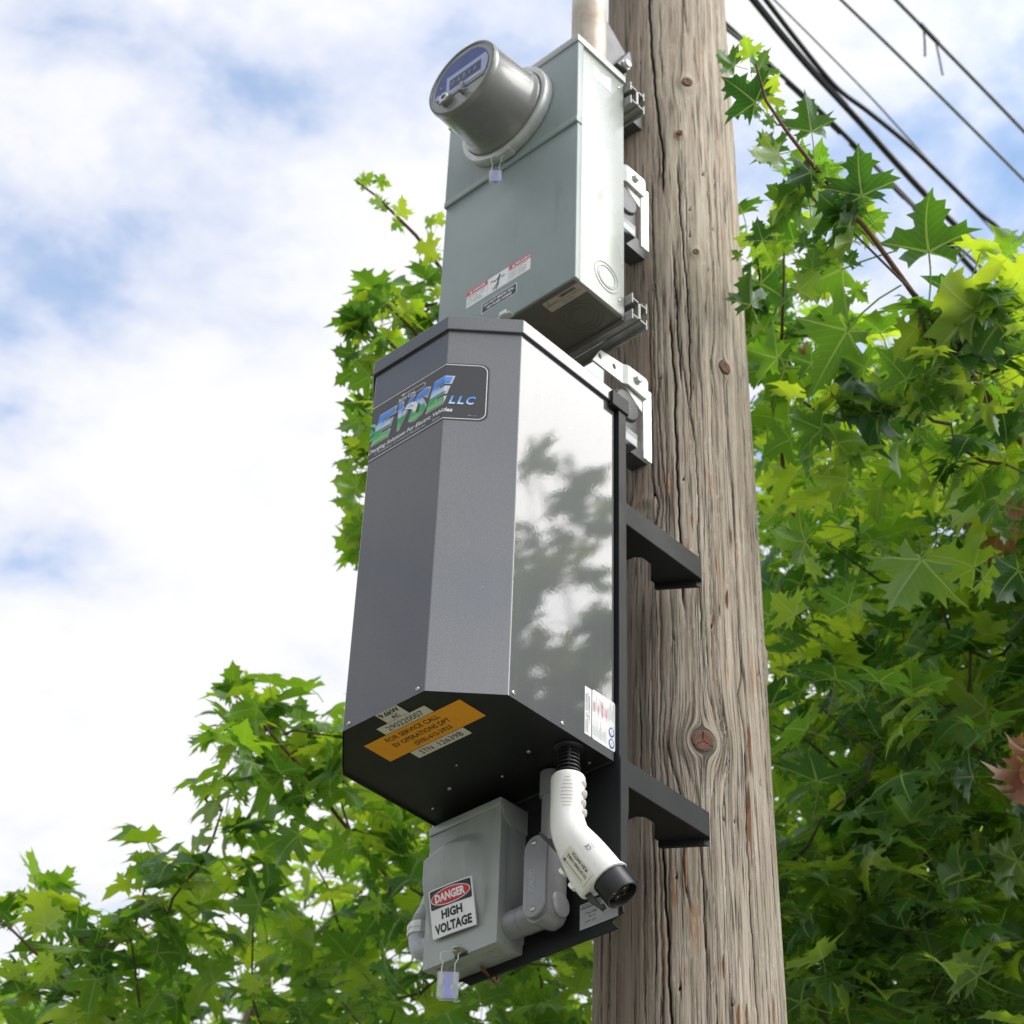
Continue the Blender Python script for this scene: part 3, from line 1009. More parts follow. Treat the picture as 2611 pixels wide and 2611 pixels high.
D.text(P_BLACK, 'DOM: 10/18', .0100, .0070, .017, .0028, 1)
D.build('model_plate', ch)

# ------------------------------------------------------------------ pole brackets behind the cabinet
for z0, lab in ((2.991, 'black steel arm bracket between the pole and the lower end of the charging cabinet'), (3.4165, 'black steel arm bracket between the pole and the middle of the charging cabinet')):
    br = thing('pole_bracket', lab, 'bracket', (0, -.2, z0), 'black arm brackets behind the cabinet')
    h = .0385
    half = [(.1495, -.3125), (.1495, -.1400), (.1440, -.1335), (.0900, -.1700), (.0905, -.1850), (.1160, -.2150), (.1160, -.2350), (.1080, -.2430), (.0, -.2460)]
    poly = [(x, y, z0 + .0005) for x, y in half] + [(-x, y, z0 + .0005) for x, y in half[-2::-1]]
    mb = MB().prism(poly, (0, 0, h))
    mb.build('bracket_body', BLACKM, br, bevel=.0012)
    for s in (1, -1):
        q = [(s * .1440, -.1345), (s * .0905, -.1705), (s * .0905, -.1765), (s * .1415, -.1425)]
        MB().prism([(x, y, z0 - .0085) for x, y in q], (0, 0, .0088)).build('gripping_lip', BLACKM, br)
    for s in (1, -1):
        screw((s * .1495 * .0 + s * .08, -.246, z0 + .02), (0, 1, 0), .006, br, 'bolt', hexa=True)
    MB().lathe((0, -.25, z0 + .02), (0, 1, 0), [(.005, 0), (.005, .105)], 12).build('through_bolt', GALV2, br, smooth=True)

# ------------------------------------------------------------------ cable gland and connector
con = thing('charging_connector', 'cream white charging plug with black nose hanging under the cabinet', 'charging plug', (.115, -.385, 3.0))
NV = V((.475, .305, -.826)).normalized()
LV = V((-.848, -.371, .378))
LV = (LV - NV * LV.dot(NV)).normalized()
WV = NV.cross(LV).normalized()         # faces the photographer
if WV.dot(V((.5426, -.5642, -.6222))) < 0:
    WV = -WV
H0 = V((.1200, -.3900, 2.977))
H2 = V((.1210, -.3900, 2.915))
N0 = V((.1255, -.3890, 2.896))
N1 = V((.1640, -.3650, 2.832))


def hl_axes(f):
    """axes go from the handle's to the nose's"""
    l0 = V((-.737, -.675, 0)).normalized()
    w0 = V((.675, -.737, 0)).normalized()
    a = l0.lerp(LV, f).normalized()
    b = w0.lerp(WV, f).normalized()
    return a, b


# stations: centre, blend, radius towards the latch, radius away from it, radius towards the viewer
ST = [(H0 + V((0, 0, .002)), 0, .0202, .0202, .0202), (H0, 0, .0222, .0222, .0217), (H0 + V((0, 0, -.010)), 0, .0224, .0217, .0217),
      (H0 + V((0, 0, -.030)), 0, .0217, .0195, .0207), (H0 + V((0, 0, -.045)), .1, .0221, .0193, .0207), (H2, .2, .0230, .0205, .0212),
      (H2.lerp(N0, .6), .4, .0247, .0215, .0220), (N0, .6, .0255, .0215, .0220), (N0.lerp(N1, .18), .85, .0295, .0225, .0232),
      (N0.lerp(N1, .40), 1, .0350, .0240, .0245), (N0.lerp(N1, .65), 1, .0395, .0245, .0250), (N0.lerp(N1, .85), 1, .0410, .0248, .0250),
      (N1, 1, .0405, .0245, .0245), (N1 + NV * .0010, 1, .0385, .0225, .0225)]
seg = 32
mb = MB()
for c, f, rl, rm, rw in ST:
    a, b = hl_axes(f)
    for k in range(seg):
        t = 2 * math.pi * k / seg
        ct, stn = math.cos(t), math.sin(t)
        ex = rl if ct > 0 else rm
        if ct > 0 and f > .5:        # the latch side narrows to a boxy ridge
            wq = rw * (1 - .42 * f * ct ** 1.5)
            p = c + a * (ex * (abs(ct) ** .75)) + b * (wq * math.copysign(abs(stn) ** .85, stn))
        else:
            p = c + a * (ex * ct) + b * (rw * stn)
        mb.v.append(tuple(p))
for i in range(len(ST) - 1):
    for k in range(seg):
        k2 = (k + 1) % seg
        mb.f.append((i * seg + k, i * seg + k2, (i + 1) * seg + k2, (i + 1) * seg + k))
mb.f.append(tuple(range(seg))[::-1])
mb.f.append(tuple(range((len(ST) - 1) * seg, len(ST) * seg)))
shell = mb.build('handle_shell', WHITEP, con, smooth=True, angle=50)
md = shell.modifiers.new('s', 'SUBSURF')
md.levels = md.render_levels = 1
bvh = BVHTree.FromPolygons([V(v) for v in mb.v], mb.f)
# finger grooves away from the latch
for k in range(4):
    c = H0 + V((0, 0, -.012 - k * .0135))
    a, b = hl_axes(0)
    q = c - a * (.0203 - .0012 * (1 - k % 2)) + b * .004
    MB().lathe(q - b * .010, b, [(.0010, 0), (.0030, .004), (.0036, .010), (.0030, .016), (.0010, .020)], 12).build('finger_ridge', WHITEP, con, smooth=True)


def drape(o, ex, ey, d):
    """lay (x, y) on the shell by dropping along d"""
    def f(x, y, h):
        p = o + ex * x + ey * y - d * .05
        hit = bvh.ray_cast(p, d, .2)
        if hit[0] is None:
            return o + ex * x + ey * y
        return hit[0] - d * (h + .0006)
    return f


a0, b0 = hl_axes(0)
D = Decal(drape(H0 + a0 * .0015 + V((0, 0, -.031)), -a0, V((0, 0, 1)), -b0), cuts=[-.008 + .001 * k for k in range(17)])
G_GRIP = flat('grip_groove', (0.34, 0.32, 0.28))
for k in range(9):
    w = (.0034, .0050, .0064, .0072, .0078, .0080, .0078, .0070, .0056)[8 - k]
    D.rect(G_GRIP, -w, -.0205 + k * .0050, w, -.0197 + k * .0050, 1)
D.build('grip_grooves', con)
# warning label on the flank: lines run along the nose, read from below
o = N0.lerp(N1, .62) + LV * .0195
D = Decal(drape(o, -NV, LV, -WV), cuts=[-.025 + .005 * k for k in range(11)], ycuts=[-.010 + .0025 * k for k in range(9)])
D.rect(P_CREAM, -.0265, -.0105, .0245, .0105, 0)
D.text(P_BLACK, 'TO EXTEND CABLE,', -.0235, -.0032, .0430, .0042, 1, bold=.02)
D.text(P_BLACK, 'PUSH SWITCH', -.0180, -.0092, .0320, .0042, 1, bold=.02)
D.line(P_BLACK, [(-.020, .0060), (.0185, .0060)], .0006, 1)
D.poly(P_BLACK, [(.0225, .0062), (.0175, .0082), (.0175, .0040)], 2)
D.build('instruction_label', con)
o = N0.lerp(N1, .55) - LV * .006
D = Decal(drape(o, -NV, LV, -WV))
D.text(P_BLACK, 'CE', -.004, -.0035, .0085, .0055, 1)
D.text(P_GREY, 'E312041', -.0045, -.0075, .0085, .0018, 1)
D.build('approval_mark', con)
# front face: black socket, rim, latch
FC = N1 - LV * .0010
mb = MB().lathe(FC - NV * .001, NV, [(.0255, 0), (.0262, .002), (.0258, .0035), (.0228, .004)], 40, False, False)
mb.build('front_rim', WHITEP, con, smooth=True)
S0 = FC + NV * .0015
mb = MB().lathe(S0, NV, [(.0222, -.003), (.0222, .029), (.0216, .0300), (.0196, .0300), (.0192, .029), (.0190, .006), (.0001, .006)], 48, False, False)
mb.build('socket_barrel', BLACKP, con, smooth=True)
mb = MB()
for an, rr_ in ((90, 0), ):
    p = S0 - LV * .0222
    mb.prism([p - WV * .0045 - LV * -.001, p + WV * .0045 - LV * -.001, p + WV * .0035 - LV * .0028, p - WV * .0035 - LV * .0028], NV * .029)
mb.build('socket_key', BLACKP, con)
mb = MB().lathe(S0, NV, [(.0001, .0215), (.0150, .0215), (.0150, .006)], 32, False, False)
mb.build('pin_carrier', RUBBER, con, smooth=True)
for px, py, r in ((.0065, .0058, .0030), (.0065, -.0058, .0030), (-.0070, 0, .0032), (-.0020, .0095, .0018), (-.0020, -.0095, .0018)):
    c = S0 - LV * px * -1 + WV * py
    MB().lathe(c, NV, [(r * 1.5, .0215), (r * 1.5, .0250), (r, .0250), (r, .0216)], 16, False, False).build('pin_sleeve', BLACKP, con, smooth=True)
    MB().lathe(c, NV, [(r * .45, .0200), (r * .45, .0240), (r * .2, .0246)], 12, False).build('contact_pin', BRASS, con, smooth=True)
q = S0 + WV * .0226
MB().prism([q - LV * .0020, q + LV * .0016, q + LV * .0016 + NV * .0035, q - LV * .0020 + NV * .0035], WV * .0002).build('socket_notch', RUBBER, con)
# latch hook below the nose and the release lever on the back of the handle
LB = N1 + LV * .0315
mb = MB()
for lo, hi, n0_, n1_ in ((-.0030, .0028, -.004, .012), (-.0045, .0015, .012, .024)):
    pass
prof = [(-.0040, -.002), (.0036, -.002), (.0040, .010), (.0006, .020), (-.0010, .028), (-.0075, .0285), (-.0085, .0235), (-.0040, .0225), (-.0050, .010)]
mb.prism([LB + LV * x + NV * y - WV * .0045 for x, y in prof], WV * .009)
mb.build('latch_hook', BLACKP, con, bevel=.0005)
RB = N0 + LV * .0235
prof = [(0, .012), (.0055, .020), (.0072, .000), (.0095, -.022), (.0065, -.026), (.0045, -.020), (.0030, -.010), (-.002, -.004)]
mb = MB().prism([N0.lerp(N1, -.05) + LV * (.0225 + x) + NV * y - WV * .0045 for x, y in prof], WV * .009)
mb.build('release_lever', BLACKP, con, bevel=.0006)
mb = MB()
for f in (.42, .72):
    c = N0.lerp(N1, f) + LV * (.0335 + f * .007)
    mb.prism([c - NV * .005 - WV * .007, c + NV * .006 - WV * .007, c + NV * .004 + LV * .0045 - WV * .006, c - NV * .003 + LV * .0045 - WV * .006], WV * .013)
mb.build('latch_guard', WHITEP, con, bevel=.0012)
# ribbed cable boot
mb = MB()
prof = [(.0125, 0), (.0130, .004)]
mb.lathe((H0.x, H0.y, Z0 + .004), (0, 0, -1), [(.0095, 0), (.0095, .048)], 20)
for k in range(7):
    r = .0125 + .0007 * k
    mb.lathe((H0.x, H0.y, Z0 - .003 - k * .0060), (0, 0, -1), [(r - .003, 0), (r, .0004), (r + .0004, .0028), (r - .003, .0032)], 24)
for a in (math.radians(-47), math.radians(43), math.radians(133), math.radians(223)):
    c = V((H0.x, H0.y, 0)) + V((math.cos(a), math.sin(a), 0)) * .0115
    mb.box((c.x - .0018, c.y - .0018, 2.973), (c.x + .0018, c.y + .0018, Z0))
mb.build('cable_boot', RUBBER, con, smooth=True)
MB().lathe((H0.x, H0.y, Z0 + .004), (0, 0, -1), [(.020, 0), (.020, .003), (.017, .005)], 32).build('gland_ring', BLACKP, con, smooth=True)

# ------------------------------------------------------------------ meter socket box
AX0, AX1, AF, AB, AZ0, AZ1, ASZ = -0.1456, 0.1462, -0.4223, -0.3060, 3.8210, 4.3790, 4.1733
mbx = thing('meter_box', 'pale grey steel meter socket box above the dark charging cabinet', 'meter box', (0, -.36, AZ0))
FL = .0125          # side flange of the cover
mb = MB().box((AX0 + .001, AF + .0125, AZ0 + .002), (AX1 - .0015, AB, AZ1 - .002))
mb.build('box_body', GREY_LIT, mbx, bevel=.001, smooth=True)
mb = MB().box((AX0, AF, AZ0 + .001), (AX1, AF + .0130, ASZ + .001))
mb.build('lower_cover', GREY, mbx, bevel=.0018, bseg=3, smooth=True)
mb = MB().box((AX0 - .0012, AF - .0030, ASZ - .0035), (AX1 + .0012, AF + .0118, AZ1 - .003))
mb.build('upper_cover', GREY, mbx, bevel=.0018, bseg=3, smooth=True)
mb = MB().box((AX0 - .0015, AF - .0045, ASZ - .0050), (AX1 + .0018, AF + .0105, ASZ + .0085))
mb.build('cover_lip', GREY, mbx, bevel=.002, bseg=3, smooth=True)
mb = MB().box((AX0 - .003, AF - .0055, AZ1 - .013), (AX1 + .0030, AB + .001, AZ1 + .003))
mb.build('rain_hood', GREY_LIT, mbx, bevel=.001, smooth=True)
MB().box((AX0 + .006, AF + .004, AZ0 - .0010), (AX1 - .006, AB - .003, AZ0 + .0015)).build('underside_panel', GREY_SHADED, mbx)
MB().box((AX0 + .002, AB - .004, AZ0 - .006), (AX1 - .002, AB + .001, AZ0 + .003)).build('rear_flange', GREY_SHADED, mbx, bevel=.0006)


def knockout(c, n, rs, parent, m):
    mb = MB()
    for i, r in enumerate(rs):
        mb.lathe(c, n, [(r, -.0004), (r, .0007), (r - .0009, .0011), (r - .0018, .0007), (r - .0018, -.0004)], 40, False, False)
    mb.lathe(c, n, [(rs[-1] - .004, -.0003), (rs[-1] - .0042, .0004), (.0001, .0005)], 32, False)
    return mb.build('knockout', m, parent, smooth=True)


knockout((AX1 - .0015, -.3480, 3.8770), (1, 0, 0), (.0290, .0215), mbx, GREY_LIT)
knockout((.100, -.3530, AZ0 - .001), (0, 0, -1), (.0340, .0270, .0200), mbx, GREY_SHADED)
knockout((.010, -.3530, AZ0 - .001), (0, 0, -1), (.0340, .0270, .0200), mbx, GREY_SHADED)
for z in (3.850, 4.345):
    screw((AX1 - .0015, -.318, z), (1, 0, 0), .0026, mbx)
# bottom hasp where the lower cover is sealed
mb = MB().box((-.004, AF - .010, AZ0 - .002), (.022, AF + .002, AZ0 + .0005))
mb.box((.002, AF - .012, AZ0 - .001), (.016, AF - .003, AZ0 + .0075))
mb.build('cover_hasp', GALV, mbx, bevel=.001)
sdm = lambda x, y, h: V((AX1 - .0015 + h, x, y))
D = Decal(sdm)
D.poly(P_WHITE, [(-.3834, 4.3145), (-.3834, 4.3427), (-.372, 4.3427), (-.366, 4.338), (-.3395, 4.3490), (-.3395, 4.3155)], 0)
D.build('paper_sticker', mbx)
fr = lambda x, y, h: V((x, AF - h, y))
D = Decal(fr)
D.rect(P_WHITE, -.0825, 3.8985, .0540, 3.9330, 0)
D.rect(P_PINK, -.0823, 3.9235, -.0375, 3.9328, 1)
D.rect(P_PINK, .0085, 3.9235, .0538, 3.9328, 1)
D.rect(P_GREY, -.0372, 3.8990, -.0369, 3.9325, 1)
D.rect(P_GREY, .0080, 3.8990, .0083, 3.9325, 1)
for x, t, w in ((-.0760, 'DANGER', .027), (.0150, 'PELIGRO', .031)):
    D.poly(P_WHITE, [(x, 3.9250), (x + .0060, 3.9250), (x + .0030, 3.9312)], 2)
    D.text(P_WHITE, t, x + .0075, 3.9252, w, .0056, 2, bold=.03)
rr = random.Random(8)
for x0 in (-.0800, .0105):
    for k, (t, w) in enumerate((('Hazardous voltage.', .036), ('Will shock, burn', .033), ('or cause death.', .030), ('Turn off power', .032))):
        if x0 > 0:
            t = ('Tension peligrosa.', 'Puede causar la', 'muerte o heridas.', 'Corte la energia')[k]
        D.text(P_BLACK, t, x0, 3.9185 - k * .0054, w + rr.uniform(0, .005), .0030, 1)
# falling figure in the middle panel
FXC, FZC = -.0145, 3.9155
D.disc(P_BLACK, FXC + .0030, FZC + .0125, .0020, layer=1, n=12)
D.line(P_BLACK, [(FXC + .0020, FZC + .0100), (FXC + .0005, FZC + .0010)], .0034, 1)
D.line(P_BLACK, [(FXC + .002, FZC + .0095), (FXC + .0095, FZC + .0050), (FXC + .0140, FZC + .0065)], .0014, 2)
D.line(P_BLACK, [(FXC + .001, FZC + .0080), (FXC - .0060, FZC + .0035), (FXC - .0080, FZC + .0060), (FXC - .0160, FZC + .0070)], .0014, 2)
D.line(P_BLACK, [(FXC + .001, FZC + .001), (FXC - .0035, FZC - .0065), (FXC - .0110, FZC - .0130)], .0017, 2)
D.line(P_BLACK, [(FXC + .001, FZC + .001), (FXC + .0005, FZC - .0075), (FXC - .0040, FZC - .0150)], .0017, 3)
D.build('danger_label', mbx)
D = Decal(fr)
D.rect(P_WHITE, -.0475, 3.8640, .0268, 3.8868, 0, r=.0015)
D.rect(P_NAVY, -.0460, 3.8655, .0253, 3.8853, 1, r=.001)
D.text(P_WHITE, 'DO NOT BREAK SEAL', -.0425, 3.8765, .064, .0055, 2, bold=.03)
D.text(P_WHITE, 'NO FUSES INSIDE', -.0360, 3.8680, .052, .0055, 2, bold=.03)
D.build('seal_warning_label', mbx)
un = lambda x, y, h: V((x, -y, AZ0 - .0011 - h))
D = Decal(un)
D.rect(P_TAUPE, .0700, .3885, .1420, .4115, 0, r=.003)
x = .101
rr = random.Random(2)
while x < .131:
    w = rr.choice((.0005, .0009, .0014))
    D.rect(P_BLACK, x, .4035, x + w, .4095, 1)
    x += w + rr.choice((.0005, .0008))
D.text(P_BLACK, 'METER SOCKET 200A', .0730, .4000, .022, .0026, 1, bold=.02)
D.text(P_BLACK, 'CAT. NO. 40405-025', .0980, .3975, .038, .0030, 1)
D.text(P_BLACK, '600 VAC  4 WIRE', .0980, .3925, .020, .0024, 1)
D.poly(P_BLACK, [(.074, .4045), (.079, .4060), (.083, .4095), (.080, .4080)], 1)
D.build('catalogue_label', mbx)

# ------------------------------------------------------------------ electricity meter
MC = V((0.0, AF - .0030, 4.2810))
MY = V((0, -1, 0))
me_ = thing('electricity_meter', 'round grey electricity meter with glossy window in painted sky-reflection blue on the meter box', 'electricity meter', MC)
MB().lathe(MC, MY, [(.089, 0), (.0935, .001), (.0948, .004), (.0948, .0165), (.0935, .0190), (.0900, .0200), (.0845, .0188), (.0845, .006)], 72, False, False).build('sealing_ring', GALV, me_, smooth=True)
MB().box((MC.x - .013, MC.y - .0185, MC.z - .0985), (MC.x + .017, MC.y - .002, MC.z - .0925)).build('ring_clasp', GALV, me_, bevel=.001)
MB().lathe(MC, MY, [(.083, .004), (.083, .0225), (.0815, .0255), (.0790, .0275), (.0768, .0330), (.0745, .1080), (.0748, .1085), (.0752, .1130), (.0740, .1180), (.0705, .1210),
                    (.0690, .1210), (.0680, .1185)], 80, False, False).build('meter_cover', COVER, me_, smooth=True, angle=50)
# milled rim
mb = MB()
for k in range(110):
    a = 2 * math.pi * k / 110
    u = V((math.cos(a), 0, math.sin(a)))
    t = V((-math.sin(a), 0, math.cos(a)))
    c = MC + MY * .1172
    mb.add([c + u * .0712 - t * .0007, c + u * .0712 + t * .0007, c + u * .0742 + t * .0007, c + u * .0742 - t * .0007,
            c + u * .0708 - t * .0007 + MY * .0048, c + u * .0708 + t * .0007 + MY * .0048, c + u * .0732 + t * .0007 + MY * .0032, c + u * .0732 - t * .0007 + MY * .0032],
           [(4, 5, 6, 7), (0, 1, 5, 4), (1, 2, 6, 5), (2, 3, 7, 6), (3, 0, 4, 7)])
mb.build('milled_rim', COVER, me_)
MB().lathe(MC, MY, [(.0698, .1165), (.0698, .1188), (.0001, .1188)], 64, False).build('front_bezel', COVER, me_, smooth=True)
mf = lambda x, y, h: V((MC.x + x, MC.y - .1190 - h, MC.z + y))


def chord_shape(r, zb, zt, n=40, x0=0):
    pts = []
    for k in range(n):
        a = 2 * math.pi * k / n
        x, z = r * math.cos(a), r * math.sin(a)
        pts.append((max(x, x0) if x0 else x, min(max(z, zb), zt)))
    return pts


cs = chord_shape(.0600, -.0240, .0560)
wn = MB().prism([(MC.x + x, MC.y - .1189, MC.z + z) for x, z in cs], (0, -.0008, 0))
wn.build('glass_window', M_GLASS, me_)
D = Decal(lambda x, y, h: mf(x, y, h + .0007))
D.poly(M_FRAME, [(-.0340, -.0238), (-.0340, .0220), (.0535, .0220), (.0590, .0090), (.0590, -.0060), (.0540, -.0238)], 0)
D.rect(M_LCD, -.0265, -.0135, .0440, .0115, 1)
D.rect(M_FRAME, .049, -.002, .056, .0035, 1)
D.disc(M_FRAME, -.0520, -.0130, .0058, layer=1)
D.disc(flat('tiny_pink_mark', (.5, .25, .45)), -.0465, .0075, .0022, .0028, 1)
D.text(P_GREY, 'CL200 240V 3W', -.0100, -.0200, .024, .0022, 2)
D.text(P_GREY, '0 4 8 1 6', -.0220, -.0060, .056, .0120, 2)
x = .018
for k in range(16):
    D.rect(P_WHITE, x, -.0225, x + (.0005, .0010, .0007)[k % 3], -.0175, 2)
    x += .0016
D.build('meter_faceplate', me_)
mb = MB()
mb.lathe(MC + V((-.0290, -.1188, -.0355)), MY, [(.0125, 0), (.0120, .0095), (.0108, .0105), (.0045, .0105), (.0045, .007)], 32, False, False)
mb.build('optical_port', COVER, me_, smooth=True)
MB().lathe(MC + V((-.0290, -.1293, -.0355)), MY, [(.0100, 0), (.0095, .0012), (.0050, .0014), (.0048, -.002)], 32, False).build('port_ring', STEEL, me_, smooth=True)
mb = MB()
mb.box((MC.x + .0035, MC.y - .1260, MC.z - .0450), (MC.x + .0085, MC.y - .1188, MC.z - .0200))
mb.box((MC.x + .0035, MC.y - .1300, MC.z - .0450), (MC.x + .0085, MC.y - .1260, MC.z - .0380))
mb.box((MC.x - .0010, MC.y - .1240, MC.z - .0300), (MC.x + .0035, MC.y - .1188, MC.z - .0180))
mb.tube([(MC.x + .0085, MC.y - .125, MC.z - .043), (MC.x + .020, MC.y - .125, MC.z - .048)], .0020, 8)
mb.build('reset_lever', COVER, me_, bevel=.0005)
mb = MB()
mb.box((MC.x - .050, MC.y - .1205, MC.z - .0305), (MC.x + .052, MC.y - .1188, MC.z - .0255))
mb.build('face_step', COVER, me_, bevel=.0005)


# ------------------------------------------------------------------ security seals
def seal(name, label, top, w, h, loop_top, loop_w, ang, blue=1.0):
    """plastic padlock seal hanging from a wire; top: middle of the top edge"""
    s = thing(name, label, 'security seal', top, 'clear plastic security seals')
    e = V((math.cos(ang), math.sin(ang), 0))
    n = V((math.sin(ang), -math.cos(ang), 0))
    T = V(top)
    q = [T - e * w / 2, T + e * w / 2, T + e * w * .5 - V((0, 0, h * .90)), T + e * w * .34 - V((0, 0, h)), T - e * w * .34 - V((0, 0, h)), T - e * w * .5 - V((0, 0, h * .90))]
    MB().prism([p - n * w * .16 for p in q], n * w * .32).build('seal_body', CLEAR, s, bevel=w * .03)
    c = T - V((0, 0, h * .04))
    MB().prism([c - e * w * .15 - n * w * .09, c + e * w * .15 - n * w * .09, c + e * w * .15 - V((0, 0, h * .86)) - n * w * .09, c - e * w * .15 - V((0, 0, h * .86)) - n * w * .09], n * w * .18).build('locking_insert', BLUEP, s)
    mb = MB()
    for k in (-1, 1):
        c2 = T + e * (k * w * .33)
        mb.prism([c2 - e * w * .09, c2 + e * w * .09, c2 + e * w * .09 - V((0, 0, h * .45)), c2 - e * w * .09 - V((0, 0, h * .45))], n * w * .06)
    mb.build('wire_channel', P_SILVER, s)
    MB().prism([T + e * w * .10 - V((0, 0, h * .72)), T + e * w * .34 - V((0, 0, h * .72)), T + e * w * .22 - V((0, 0, h * .92)), T + e * w * .05 - V((0, 0, h * .92))], n * w * .12).build('blue_tab', BLUEP, s)
    L = V(loop_top)
    H = (L - T).length
    up = V((0, 0, 1))
    path = [T - e * loop_w * .40 - up * h * .1, T - e * loop_w * .40 + up * H * .25, T - e * loop_w * .34 + up * H * .45, T - e * loop_w * .52 + up * H * .60, T - e * loop_w * .50 + up * H * .85,
            T.lerp(L, .98) - e * loop_w * .30, L, T.lerp(L, .98) + e * loop_w * .30, T + e * loop_w * .52 + up * H * .80, T + e * loop_w * .52 + up * H * .60,
            T + e * loop_w * .36 + up * H * .40, T + e * loop_w * .36 - up * h * .1]
    MB().tube(path, w * .028, 8).build('wire_loop', GALV, s, smooth=True)
    return s


AG = math.atan2(.675, .737)
seal('security_seal', 'clear and blue plastic seal on a long wire loop below the high voltage box', (-.0725, -.3925, 2.7690), .0270, .0360, (-.0660, -.3860, 2.8000), .0215, AG)
seal('security_seal', 'small clear and blue plastic seal hanging from the round meter ring', (-.0080, AF - .0250, 4.1420), .0205, .0260, (-.0010, AF - .0190, 4.1820), .0160, AG)

# ------------------------------------------------------------------ riser conduit
rs = thing('riser_conduit', 'weathered metal pipe rising from the top of the meter box', 'conduit', (.1010, -.3500, AZ1))
rx, ry = .1035, -.3490
MB().lathe((rx, ry, AZ1 + .004), (0, 0, 1), [(.0300, 0), (.0300, 2.6)], 40).build('pipe', RISER, rs, smooth=True)
MB().lathe((rx, ry, AZ1 + .003), (0, 0, 1), [(.0385, 0), (.0385, .008), (.0350, .011), (.0350, .020), (.0310, .022)], 40, True, False).build('hub_fitting', GALV, rs, smooth=True)

# ------------------------------------------------------------------ strut channels and standoff brackets
for z0, lab in ((4.3085, 'double galvanised strut channel behind the top of the meter box'), (3.8125, 'double galvanised strut channel behind the bottom of the meter box')):
    st = thing('strut_channel', lab, 'strut channel', (0, -.29, z0), 'galvanised strut channels behind the meter box')
    y0, y1, H, t = -.3050, -.2690, .0560, .0026
    ym = (y0 + y1) / 2
    x0, x1 = -.156, .1590
    mb = MB()
    mb.box((x0, ym - t, z0 + t + .010), (x1, ym + t, z0 + H - t - .010))
    for zz in (z0 + H * .78, z0 + H * .22 - t):
        mb.box((x0, y0, zz), (x1, ym - t, zz + t))
        mb.box((x0, ym + t, zz), (x1, y1, zz + t))
    for yy in (y0, y1 - t):
        for zz in (z0 + H * .78, z0 + H * .22 - t):
            mb.box((x0 + .0002, yy, zz - .0085), (x1 + .0002, yy + t, zz - .0001))
            mb.box((x0 + .0002, yy, zz + t + .0001), (x1 + .0002, yy + t, zz + t + .0085))
    mb.build('channel', GALV2, st)
    MB().box((x0, y0 + .004, z0 + .0135), (.13, ym - t - .0002, z0 + H - .0135)).build('channel_nut', POLY_SHADE, st)


